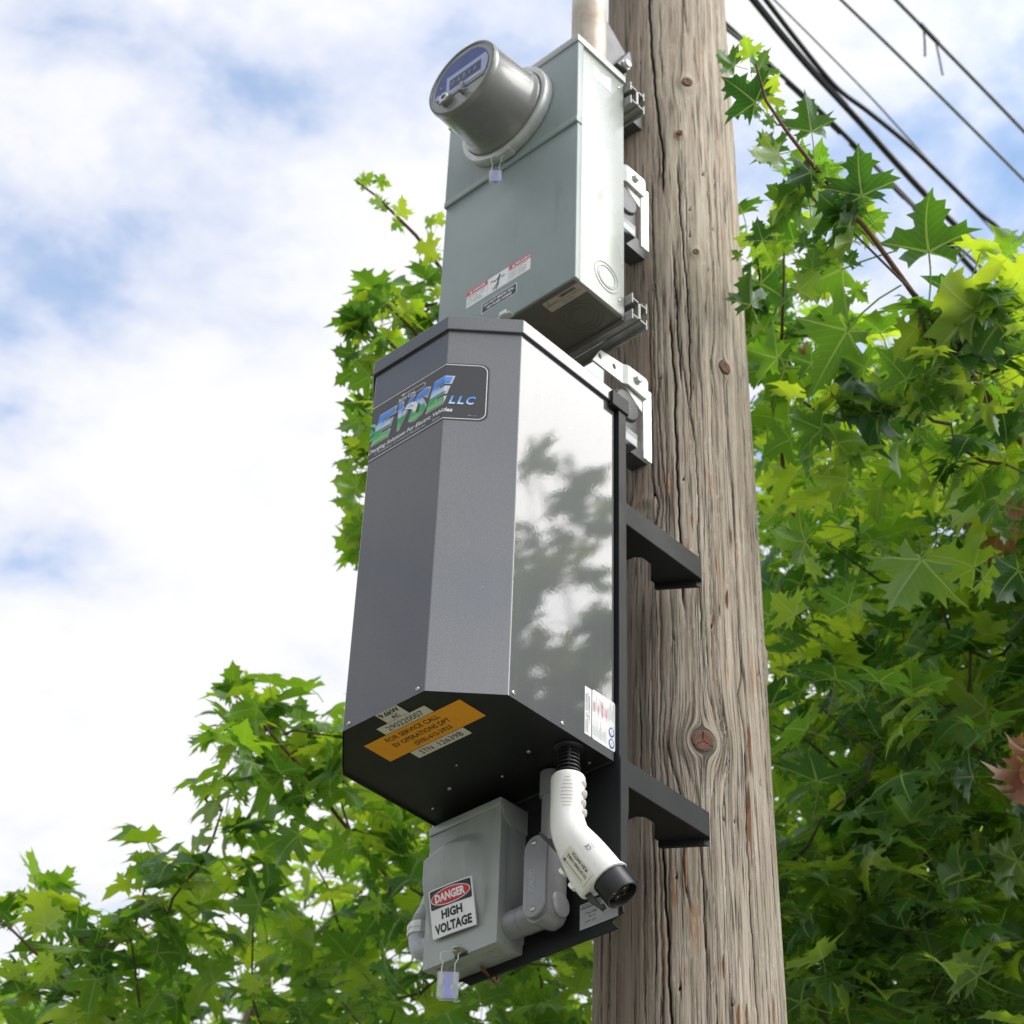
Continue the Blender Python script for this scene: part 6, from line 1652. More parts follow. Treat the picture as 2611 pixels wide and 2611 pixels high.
LEAVES=[(0.332,-0.202,4.383,0.011,-0.026,0.031,-0.066,0.744,0.665,0),(0.316,-0.224,4.353,-0.026,-0.035,0.018,-0.665,0.67,0.331,0),(0.347,-0.2,4.33,0.015,-0.007,0.044,-0.915,0.217,0.341,0),(0.332,-0.193,4.275,-0.026,-0.056,0.043,-0.201,0.659,0.725,0),(0.286,-0.126,4.362,-0.031,-0.008,-0.014,-0.402,0.807,0.433,0),(0.332,-0.178,4.293,0.043,-0.003,0.033,-0.483,0.538,0.691,0),(0.383,-0.112,4.235,0.02,-0.041,0.053,-0.748,0.355,0.561,0),(0.322,-0.121,4.216,-0.042,-0.041,-0.019,-0.72,0.682,0.126,0),(0.304,-0.099,4.251,-0.004,-0.047,0.024,-0.519,0.419,0.745,0),(0.314,-0.009,4.275,0.035,-0.004,0.046,-0.251,0.929,0.272,0),(0.356,-0.081,4.183,-0.036,-0.031,-0.027,-0.75,0.495,0.438,0),(0.376,-0.063,4.17,0.006,-0.016,0.029,0.003,0.874,0.486,0),(0.338,0.001,4.248,0.031,-0.002,0.019,-0.248,0.844,0.476,0),(0.406,-0.014,4.146,0.021,-0.043,0.076,-0.613,0.606,0.507,0),(0.294,0.056,4.222,-0.005,-0.079,0.03,-0.879,0.216,0.425,0),(0.402,0.191,4.177,0.036,-0.069,0.087,-0.712,0.375,0.593,0),(0.24,-0.063,4.116,0.003,-0.029,0.032,-0.524,0.611,0.594,0),(0.217,-0.03,4.155,-0.039,-0.035,0.009,-0.093,0.35,0.932,0),(0.301,0.077,4.116,-0.097,-0.038,-0.027,-0.371,0.329,0.869,0),(0.167,-0.002,4.059,0.014,-0.038,0.052,-0.879,0.244,0.409,0),(0.46,0.216,4.019,-0.029,-0.126,0.02,-0.529,0.25,0.811,0),(0.275,-0.032,4.202,0.007,-0.021,0.02,-0.322,0.583,0.746,0),(0.322,-0.129,4.298,-0.023,-0.012,-0.006,-0.482,0.839,0.254,0),(0.356,-0.169,4.246,0.014,0.009,0.012,-0.743,0.371,0.558,0),(0.294,-0.021,4.096,0.008,-0.026,0.023,-0.683,0.366,0.633,0),(0.3,0.027,4.107,0.027,0.015,0.017,-0.647,0.505,0.571,0),(0.274,0.024,4.09,0.027,-0.031,0.031,-0.447,0.419,0.791,0),(0.198,-0.073,4.097,-0.005,-0.011,0.014,-0.018,0.779,0.627,0),(0.205,0.011,4.141,-0.002,-0.02,0.025,-0.291,0.745,0.6,0),(0.252,0.014,4.051,0.049,0.003,0.018,-0.166,0.934,0.316,0),(0.291,0.123,4.111,0.004,0.034,-0.01,-0.524,0.3,0.798,0),(0.451,0.275,4.091,0.044,0.005,0.028,-0.542,0.231,0.808,0),(0.325,0.055,4.096,0.017,0.003,0.026,-0.719,0.578,0.384,0),(0.223,0.2,4.111,-0.098,0.008,-0.085,-0.648,0.084,0.757,0),(0.32,0.543,4.261,-0.065,-0.067,0.005,-0.331,0.384,0.862,0),(0.418,0.297,4.095,-0.083,-0.068,-0.072,-0.678,0.043,0.734,0),(0.162,0.377,4.088,-0.091,-0.109,-0.042,-0.783,0.517,0.346,0),(0.11,0.637,4.098,-0.076,-0.109,0.061,-0.041,0.513,0.857,0),(0.221,0.683,4.02,-0.085,-0.147,-0.021,-0.547,0.2,0.813,0),(0.377,0.37,3.965,-0.017,0.038,-0.036,-0.652,0.343,0.676,0),(0.183,0.553,4.184,-0.011,0.028,-0.045,-0.024,0.851,0.524,0),(-0.017,0.384,3.878,-0.061,-0.049,0.004,-0.592,0.769,0.24,0),(-0.06,0.399,3.747,-0.02,-0.053,0.03,-0.667,0.537,0.516,0),(0.013,0.456,3.765,-0.028,-0.052,0.029,-0.025,0.499,0.866,0),(0.167,0.64,3.879,-0.049,-0.104,0.02,-0.176,0.26,0.949,0),(0.186,0.425,3.764,-0.073,-0.019,-0.097,-0.44,0.884,0.157,0),(0.103,0.157,4.088,-0.041,-0.063,0.001,-0.433,0.301,0.85,0),(0.037,0.277,4.187,-0.077,-0.064,-0.007,-0.406,0.404,0.819,0),(0.301,0.38,4.129,-0.087,-0.036,-0.011,-0.397,0.847,0.354,0),(0.279,0.284,4.022,-0.023,-0.046,0.061,0.063,0.787,0.614,0),(0.15,0.503,4.24,-0.062,-0.053,0.008,-0.514,0.68,0.523,0),(0.256,0.334,4.061,0.042,0.019,0.005,-0.373,0.65,0.662,0),(0.326,0.353,4.015,0.021,0.029,-0.027,-0.772,0.631,0.071,0),(0.281,0.307,3.961,0.001,-0.041,0.04,-0.806,0.408,0.429,0),(0.329,0.46,4.192,-0.026,0.031,-0.042,-0.292,0.672,0.68,0),(0.094,0.292,4.019,-0.035,-0.063,0.017,-0.577,0.501,0.645,0),(0.064,0.411,3.996,-0.046,-0.061,-0.0,-0.64,0.48,0.6,0),(0.031,0.575,4.093,-0.043,0.022,-0.053,-0.704,0.225,0.673,0),(-0.049,0.527,4.082,-0.036,-0.054,0.009,-0.517,0.462,0.72,0),(-0.044,0.344,4.179,-0.033,-0.009,-0.032,-0.496,0.818,0.291,0),(0.198,0.607,3.816,0.043,0.063,0.009,-0.293,0.066,0.954,0),(0.233,0.665,3.95,-0.033,-0.027,0.004,-0.574,0.745,0.339,0),(0.174,0.155,4.032,-0.031,-0.026,0.019,-0.19,0.719,0.668,0),(0.265,0.614,3.81,-0.068,-0.011,-0.043,-0.541,0.373,0.754,0),(0.123,0.71,3.975,-0.048,-0.0,-0.059,-0.438,0.825,0.356,0),(0.169,0.642,4.133,-0.048,0.003,-0.026,-0.39,0.477,0.787,0),(0.279,0.623,3.996,-0.005,0.029,-0.022,-0.867,0.194,0.458,0),(-0.136,1.005,3.652,-0.019,-0.061,0.023,-0.868,0.39,0.307,0),(-0.181,1.091,3.706,0.041,0.059,-0.0,-0.706,0.498,0.504,0),(-0.379,0.921,3.679,-0.073,-0.026,-0.024,-0.424,0.799,0.427,0),(-0.353,0.88,3.338,-0.037,-0.047,-0.022,-0.692,0.223,0.687,0),(-0.317,0.917,3.472,-0.061,-0.016,-0.044,-0.604,0.383,0.699,0),(-0.343,0.784,3.43,-0.04,-0.011,-0.006,-0.29,0.922,0.257,0),(-0.169,1.019,3.571,0.041,0.041,-0.008,-0.705,0.708,0.047,0),(-0.051,1.094,3.597,-0.054,-0.06,-0.025,-0.411,-0.013,0.911,0),(0.004,0.915,3.783,-0.107,-0.042,-0.044,-0.496,0.611,0.617,0),(-0.021,1.004,3.509,-0.069,-0.019,-0.072,-0.7,0.457,0.549,0),(0.016,0.812,3.583,-0.033,-0.049,-0.013,-0.727,0.316,0.61,0),(-0.217,0.902,3.861,-0.079,-0.029,-0.048,-0.577,0.462,0.673,0),(-0.33,0.786,3.756,-0.045,-0.017,-0.004,-0.361,0.9,0.246,0),(-0.239,0.897,3.834,-0.058,0.002,-0.04,-0.249,0.883,0.398,0),(-0.223,1.106,3.628,-0.04,0.002,-0.055,-0.776,0.269,0.571,0),(-0.211,0.988,3.372,0.006,-0.028,0.056,-0.287,0.844,0.453,0),(-0.329,0.834,3.313,-0.032,0.019,-0.058,-0.746,0.392,0.538,0),(-0.166,0.81,3.579,-0.044,-0.021,0.006,-0.218,0.678,0.702,0),(-0.391,0.891,3.763,-0.049,-0.024,-0.027,-0.486,-0.001,0.874,0),(-0.117,0.981,3.301,-0.019,-0.082,0.035,-0.647,0.417,0.638,0),(-1.272,0.136,3.969,0.012,-0.037,0.06,-0.812,0.407,0.418,1),(-1.265,0.123,3.97,-0.034,-0.031,-0.007,-0.35,0.17,0.921,1),(-1.258,0.144,3.994,0.022,0.018,0.003,-0.599,0.657,0.459,1),(-1.262,0.218,3.934,0.05,0.013,0.039,-0.631,0.286,0.721,1),(-1.273,0.226,3.948,0.025,-0.016,0.043,-0.85,0.062,0.523,1),(-1.158,0.109,3.869,-0.057,-0.037,-0.005,-0.377,0.468,0.799,1),(-1.285,0.295,3.845,-0.075,-0.092,0.019,-0.268,0.4,0.876,1),(-1.132,0.293,3.817,0.035,-0.028,0.07,-0.338,0.803,0.491,1),(-1.277,0.275,3.892,-0.05,-0.079,0.037,-0.114,0.479,0.871,1),(-1.15,0.246,3.638,-0.066,-0.025,-0.038,-0.537,0.151,0.83,1),(-1.525,0.321,3.636,0.017,-0.067,0.124,-0.223,0.844,0.488,1),(-1.442,0.248,3.586,0.003,-0.108,0.045,-0.73,0.249,0.637,1),(-1.396,0.366,3.615,0.017,-0.07,0.063,0.071,0.677,0.733,1),(-1.316,0.301,3.566,-0.059,-0.037,-0.009,-0.541,0.816,0.204,1),(-1.349,0.479,3.559,-0.05,-0.055,0.046,-0.039,0.667,0.744,1),(-1.537,-0.036,3.454,0.017,-0.039,0.082,-0.065,0.895,0.441,1),(-1.631,0.021,3.51,0.063,0.02,0.018,-0.373,0.467,0.802,1),(-1.615,-0.025,3.382,-0.016,-0.041,0.032,0.053,0.598,0.8,1),(-1.563,0.079,3.309,-0.023,-0.085,0.018,-0.213,0.253,0.944,1),(-1.643,0.17,3.464,0.002,-0.043,0.06,-0.284,0.774,0.566,1),(-1.663,0.21,3.563,0.029,-0.026,0.043,-0.727,0.247,0.64,1),(-1.51,0.154,3.646,-0.032,-0.048,-0.013,-0.689,0.274,0.671,1),(-1.395,0.066,3.574,-0.004,-0.024,0.031,-0.384,0.755,0.531,1),(-1.369,0.061,3.543,0.024,0.011,0.034,-0.809,0.366,0.459,1),(-1.451,0.169,3.45,0.064,0.051,0.01,-0.296,0.189,0.936,1),(-1.528,0.225,3.496,0.026,-0.03,0.039,-0.649,0.329,0.686,1),(-1.724,0.079,3.342,-0.011,-0.051,0.034,-0.208,0.578,0.789,1),(-1.686,-0.015,3.516,-0.005,-0.037,0.022,-0.487,0.5,0.716,1),(-1.471,0.409,3.57,-0.033,-0.043,0.039,-0.738,0.667,0.108,1),(-1.227,0.378,3.971,0.03,-0.02,0.027,-0.7,-0.072,0.71,1),(-1.278,0.357,3.949,0.04,-0.025,0.049,-0.163,0.821,0.548,1),(-1.264,0.316,3.88,0.035,-0.035,0.075,-0.851,0.19,0.489,1),(-1.368,0.272,3.834,-0.026,-0.013,-0.019,-0.655,0.544,0.524,1),(-1.278,0.202,3.686,-0.037,-0.041,0.014,-0.09,0.393,0.915,1),(-1.338,0.242,3.695,-0.016,0.001,-0.009,-0.486,-0.029,0.874,1),(-1.354,0.333,3.934,-0.023,-0.04,0.037,-0.735,0.639,0.227,1),(-1.245,0.398,3.835,-0.011,-0.045,0.039,-0.557,0.617,0.556,1),(-1.155,0.539,3.754,-0.056,-0.021,-0.014,-0.391,0.536,0.748,1),(-1.123,0.448,3.561,-0.042,-0.021,-0.003,-0.364,0.626,0.69,1),(-1.436,0.308,3.437,0.019,-0.063,0.04,-0.817,0.12,0.564,1),(-1.608,0.338,3.51,-0.025,-0.045,0.035,-0.629,0.667,0.398,1),(-1.313,0.307,3.38,0.01,-0.026,0.042,0.003,0.854,0.521,1),(-1.597,0.044,3.433,-0.004,-0.031,0.012,-0.006,0.378,0.926,1),(-0.658,-0.173,4.808,-0.024,-0.016,0.004,-0.41,0.737,0.536,1),(-0.548,-0.265,4.653,0.015,-0.001,0.021,-0.742,0.393,0.544,1),(-0.531,-0.247,4.654,0.021,-0.001,0.014,-0.432,0.589,0.683,1),(-0.557,-0.224,4.689,0.017,0.022,0.002,-0.383,0.198,0.902,1),(-0.535,-0.233,4.614,-0.025,-0.016,-0.005,-0.551,0.823,0.14,1),(-0.621,-0.159,4.731,-0.005,0.02,-0.016,-0.771,0.253,0.584,1),(-0.553,-0.165,4.643,0.027,-0.02,0.025,0.026,0.793,0.609,1),(-0.698,-0.037,4.825,-0.026,-0.006,-0.009,-0.337,0.124,0.933,1),(-0.557,-0.073,4.694,-0.007,-0.026,0.006,-0.668,0.333,0.666,1),(-0.563,-0.052,4.715,0.016,-0.005,0.027,-0.408,0.824,0.394,1),(-0.556,-0.062,4.63,-0.029,-0.045,-0.007,-0.556,0.236,0.797,1),(-0.571,-0.044,4.642,-0.023,0.009,-0.014,-0.143,0.707,0.693,1),(-0.686,-0.064,4.562,-0.025,-0.041,0.023,-0.421,0.626,0.656,1),(-0.596,-0.145,4.45,0.014,-0.01,0.023,-0.158,0.861,0.484,1),(-0.755,0.089,4.712,0.028,-0.029,0.039,-0.294,0.653,0.697,1),(-0.781,-0.041,4.578,-0.043,-0.054,-0.028,-0.63,0.1,0.77,1),(-0.745,-0.066,4.541,-0.029,-0.057,0.027,-0.061,0.449,0.891,1),(-0.809,-0.031,4.518,-0.034,-0.038,-0.0,-0.687,0.6,0.411,1),(-0.851,0.01,4.521,-0.048,-0.022,-0.021,-0.432,0.079,0.898,1),(-0.939,0.116,4.57,-0.025,-0.01,-0.036,-0.821,-0.024,0.57,1),(-0.745,-0.055,4.284,-0.048,-0.009,-0.011,-0.269,0.781,0.563,1),(-0.953,0.124,4.445,-0.018,-0.037,0.014,-0.754,0.53,0.388,1),(-0.809,-0.005,4.224,-0.026,-0.028,0.014,-0.679,0.717,0.159,1),(-0.827,0.027,4.208,-0.04,-0.044,-0.012,-0.747,0.616,0.249,1),(-0.846,0.034,4.2,-0.038,-0.024,-0.018,-0.588,0.785,0.196,1),(-1.013,0.194,4.337,-0.042,-0.016,-0.031,-0.616,0.1,0.782,1),(-1.003,0.197,4.274,-0.03,-0.007,-0.031,-0.542,0.765,0.348,1),(-0.724,-0.016,4.502,-0.025,-0.034,0.015,-0.587,0.646,0.488,1),(-0.817,0.039,4.675,0.018,-0.029,0.046,-0.224,0.784,0.579,1),(-0.889,0.07,4.423,0.001,-0.016,0.031,-0.834,0.481,0.272,1),(-0.644,0.029,4.623,0.025,-0.007,0.018,-0.534,0.219,0.816,1),(-0.631,-0.059,4.505,0.003,-0.024,0.03,-0.594,0.595,0.541,1),(-0.904,0.103,4.25,-0.015,0.005,-0.036,-0.762,0.512,0.397,1),(-0.876,0.101,4.187,-0.036,-0.006,-0.019,-0.452,0.575,0.682,1),(-0.895,0.109,4.084,0.001,-0.008,0.009,-0.91,0.278,0.307,1),(1.075,0.47,4.546,-0.017,0.098,0.009,0.531,0.184,0.827,0),(1.135,0.701,4.638,-0.027,0.069,0.087,0.081,0.676,0.732,0),(1.059,0.576,4.509,-0.005,0.093,-0.056,0.095,-0.094,0.991,0),(1.078,0.484,4.451,-0.006,-0.045,0.075,-0.199,-0.409,0.891,0),(0.903,0.534,4.275,0.01,-0.086,0.013,-0.235,-0.189,0.953,0),(0.975,0.485,4.343,-0.018,0.051,0.067,-0.517,0.098,0.85,0),(1.125,0.673,4.451,0.009,-0.081,0.025,-0.331,0.569,0.753,0),(1.249,0.782,4.144,-0.012,-0.046,0.115,-0.681,-0.434,0.59,0),(1.178,0.611,4.375,-0.012,0.09,-0.026,0.33,0.26,0.907,0),(1.135,0.835,4.238,0.014,-0.087,0.012,0.118,0.312,0.943,0),(0.953,0.432,3.807,-0.011,-0.019,0.097,0.747,-0.306,0.59,0),(1.135,0.584,4.385,-0.0,-0.072,0.069,-0.508,0.105,0.855,0),(1.137,0.646,4.016,-0.017,0.103,-0.015,0.031,0.358,0.933,0),(0.962,0.374,4.059,0.014,-0.003,-0.085,-0.713,0.286,0.64,0),(0.96,0.378,3.766,-0.02,0.055,0.075,0.053,-0.162,0.985,0),(1.255,0.643,3.982,0.023,-0.047,-0.07,-0.263,-0.204,0.943,0),(1.017,0.374,3.95,0.028,-0.086,-0.084,-0.207,0.635,0.744,0),(1.227,0.635,3.954,0.019,-0.116,0.026,0.617,-0.438,0.654,0),(1.177,0.742,4.481,-0.024,0.057,0.076,0.213,-0.044,0.976,0),(0.988,0.331,4.089,-0.014,0.098,-0.006,-0.399,-0.306,0.864,0),(1.229,0.594,4.133,-0.017,0.094,-0.012,-0.261,0.192,0.946,0),(1.024,0.704,4.125,0.023,-0.071,-0.07,-0.418,-0.348,0.839,0),(0.941,0.502,4.038,-0.012,0.09,-0.012,-0.331,0.234,0.914,0),(1.112,0.527,4.024,0.014,-0.106,0.03,0.233,0.574,0.785,0),(0.988,0.364,3.702,0.018,-0.101,-0.007,-0.292,-0.293,0.911,0),(1.138,0.548,4.031,0.018,0.007,-0.113,0.052,-0.718,0.694,0),(0.959,0.655,3.813,-0.009,0.079,-0.031,-0.398,-0.107,0.911,0),(1.067,0.766,4.058,0.01,0.024,-0.094,-0.697,0.13,0.706,0),(1.231,0.607,4.099,0.029,-0.053,-0.096,-0.222,-0.02,0.975,0),(0.995,0.549,3.934,-0.013,0.001,0.084,-0.185,-0.039,0.982,0),(1.237,0.821,4.07,0.025,-0.072,-0.05,0.264,0.071,0.962,0),(0.888,0.567,4.047,0.016,-0.11,-0.001,0.383,-0.762,0.522,0),(0.97,0.593,4.39,0.017,-0.028,-0.084,0.39,-0.329,0.86,0),(1.152,0.582,4.156,0.025,-0.074,-0.06,-0.233,0.286,0.93,0),(1.042,0.418,4.084,0.01,-0.109,0.048,0.234,0.517,0.824,0),(1.031,0.656,4.451,-0.016,0.017,0.083,0.604,0.036,0.796,0),(1.045,0.648,4.105,0.015,0.021,-0.119,0.399,-0.449,0.799,0),(1.181,0.696,4.053,0.01,0.032,-0.097,-0.038,0.266,0.963,0),(1.169,0.678,3.922,0.028,-0.06,-0.094,0.046,0.407,0.912,0),(1.043,0.526,3.849,0.003,-0.09,0.082,-0.428,-0.315,0.847,0),(0.909,0.264,3.977,-0.022,0.093,0.058,0.255,0.604,0.755,0),(0.942,0.496,3.735,-0.021,0.1,0.032,0.216,0.243,0.946,0),(1.193,0.778,4.309,-0.028,0.092,0.059,0.067,0.312,0.948,0),(1.055,0.45,4.088,0.022,-0.12,-0.007,0.502,-0.723,0.474,0),(1.146,0.52,4.323,0.023,-0.114,-0.012,-0.174,0.004,0.985,0),(1.072,0.451,3.905,0.029,-0.097,-0.071,-0.562,0.131,0.816,0),(1.082,0.712,4.037,0.021,-0.05,-0.07,0.687,-0.39,0.613,0),(1.06,0.476,3.818,-0.008,-0.053,0.111,0.497,-0.419,0.76,0),(0.947,0.598,3.888,0.022,-0.095,-0.042,-0.744,-0.147,0.652,0),(1.128,0.487,4.327,0.019,-0.082,-0.023,0.291,-0.046,0.956,0),(1.155,0.739,4.425,-0.019,0.116,-0.009,-0.277,-0.155,0.948,0),(1.024,0.454,3.844,-0.018,0.08,0.026,0.266,0.282,0.922,0),(1.013,0.514,4.225,0.021,-0.121,-0.012,0.089,-0.474,0.876,0),(0.916,0.315,3.931,0.021,-0.092,-0.052,0.125,0.238,0.963,0),(0.982,0.517,3.779,-0.023,0.084,0.065,-0.258,-0.451,0.854,0),(1.106,0.831,4.59,-0.021,0.051,0.072,0.186,-0.726,0.663,0),(1.026,0.558,4.022,0.019,-0.093,-0.019,0.435,-0.111,0.893,0),(1.116,0.501,3.842,0.008,-0.094,0.057,0.293,0.632,0.717,0),(0.937,0.382,3.892,-0.008,-0.033,0.089,0.505,-0.115,0.855,0),(1.151,0.547,3.975,-0.004,-0.047,0.071,0.398,-0.131,0.908,0)]
BRANCHES={'r5':[(1.093,0.482,4.58),(1.097,0.541,4.507),(1.131,0.633,4.437),(1.173,0.723,4.324),(1.247,0.877,4.174),(1.38,1.114,4.028)],'r':[(0.37,-0.241,4.298),(0.355,-0.196,4.259),(0.358,-0.145,4.223),(0.36,-0.07,4.195),(0.371,0.057,4.138),(0.368,0.194,4.088),(0.364,0.305,4.054),(0.36,0.419,4.013),(0.341,0.555,4.015),(0.272,0.899,4.066),(0.023,1.593,4.237)],'r2':[(0.088,0.223,4.413),(0.069,0.247,4.383),(0.026,0.297,4.345),(-0.02,0.352,4.312),(-0.107,0.458,4.234),(-0.256,0.679,4.304),(-0.581,1.291,4.556)],'r3':[(-0.312,0.671,3.757),(-0.293,0.757,3.756),(-0.273,0.876,3.708),(-0.256,0.989,3.658),(-0.238,1.122,3.572),(-0.248,1.269,3.533),(-0.253,1.414,3.497),(-0.371,1.822,3.55)],'r4':[(-0.883,1.949,4.169),(-0.942,2.065,4.138),(-0.992,2.187,4.103),(-1.049,2.288,4.093),(-1.29,2.678,4.056)],'l1':[(-0.632,-0.225,4.751),(-0.617,-0.177,4.733),(-0.608,-0.127,4.709),(-0.598,-0.078,4.684),(-0.619,0.014,4.678),(-0.707,0.174,4.715)],'l2':[(-0.711,-0.063,4.589),(-0.7,-0.021,4.569),(-0.69,0.028,4.543),(-0.792,0.234,4.604)],'l3':[(-1.239,0.108,3.939),(-1.228,0.149,3.913),(-1.215,0.208,3.87),(-1.234,0.294,3.854),(-1.311,0.479,3.846),(-1.531,0.857,3.921)],'l4':[(-1.667,-0.089,3.51),(-1.651,-0.038,3.483),(-1.632,0.034,3.438),(-1.609,0.102,3.398),(-1.655,0.227,3.399),(-1.832,0.513,3.437)]}
DEADLEAVES=[((0.18,0.733,3.515),(-0.441,-0.587,-0.679),(-0.764,-0.151,0.627),0.07),((0.174,0.738,3.503),(-0.461,0.17,-0.871),(-0.474,0.783,0.403),0.096),((0.195,0.717,3.511),(-0.844,-0.292,0.45),(-0.334,0.943,-0.015),0.052),((0.157,0.761,3.495),(-0.955,0.295,-0.025),(0.296,0.954,-0.05),0.056),((0.199,0.767,4.017),(-0.388,-0.886,-0.253),(-0.411,-0.08,0.908),0.126),((0.163,0.755,4.009),(-0.6,-0.555,0.576),(-0.463,0.828,0.315),0.08),((0.044,0.312,4.24),(0.61,0.736,-0.295),(-0.358,0.588,0.726),0.037)]
HALF = [(0, 0), (.05, -.045), (.15, -.085), (.30, -.130), (.47, -.240), (.41, -.085), (.52, -.045), (.38, .035), (.315, .090), (.46, .125), (.62, .090), (.64, .195), (.89, .305),
        (.64, .335), (.69, .490), (.47, .410), (.315, .385), (.240, .420), (.255, .535), (.405, .640), (.235, .685), (.260, .820), (.120, .830), (.055, .935), (0, 1.12)]
INNER = [(0, .25), (0, .5), (0, .75), (0, .92), (.2, .075), (.4, .15), (.6, .22), (.14, -.03), (.28, -.09), (.13, .22), (.13, .42), (.13, .62), (.26, .22), (.3, .30)]


def leaf_mesh(i, rng, dead=False):
    asym = rng.uniform(-.06, .06)
    right = [V((x * (1 + rng.uniform(-.12, .12)), y + rng.uniform(-.028, .028) * (x > .1))) for x, y in HALF]
    left = [V((-x * (1 + rng.uniform(-.12, .12)), y + rng.uniform(-.028, .028) * (x > .1))) for x, y in HALF]
    right[0] = V((0, 0))
    right[-1] = V((asym * .4, 1.12))
    out = right + left[-2:0:-1]
    n = len(out)
    pts = out + [V(p) for p in INNER] + [V((-x, y)) for x, y in INNER if x > 0]
    es = [(k, (k + 1) % n) for k in range(n)]
    r = delaunay_2d_cdt(pts, es, [], 1, 1e-5)
    k1, k2, k3, k4 = rng.uniform(.05, .55), rng.uniform(-.10, .75), rng.uniform(0, 6), rng.uniform(-.40, .40)
    curl = rng.uniform(.03, .14)
    if dead:
        k1, k2, curl = rng.uniform(.7, 1.1), rng.uniform(.9, 1.5), .30
    vs = []
    for p in r[0]:
        x, y = p
        rad = math.hypot(x, y)
        ang = math.atan2(x, y)
        z = -k1 * rad * rad + k2 * abs(x) * (.5) + curl * math.sin(ang * 5 + k3) * rad + k4 * x * y + curl * .35 * math.sin(14 * x + k3) * rad
        vs.append((x + asym * y * y, y - (.25 * k1 * rad ** 3), z))
    fs = [tuple(f) for f in r[2]]
    uv = [(p[0], p[1]) for p in r[0]]
    # petiole
    b = len(vs)
    L = rng.uniform(.55, .95)
    sw = rng.uniform(-.25, .25)
    for t in range(4):
        q = t / 3
        for a in range(3):
            an = 2 * math.pi * a / 3
            vs.append((sw * q * q + (.017) * math.cos(an), -L * q + .02 * (1 - q), -.25 * L * q * q + (.017) * math.sin(an) - .008))
            uv.append((0.0, 0.5))
    for t in range(3):
        for a in range(3):
            fs.append((b + t * 3 + a, b + t * 3 + (a + 1) % 3, b + t * 3 + 3 + (a + 1) % 3, b + t * 3 + 3 + a))
    return vs, fs, uv


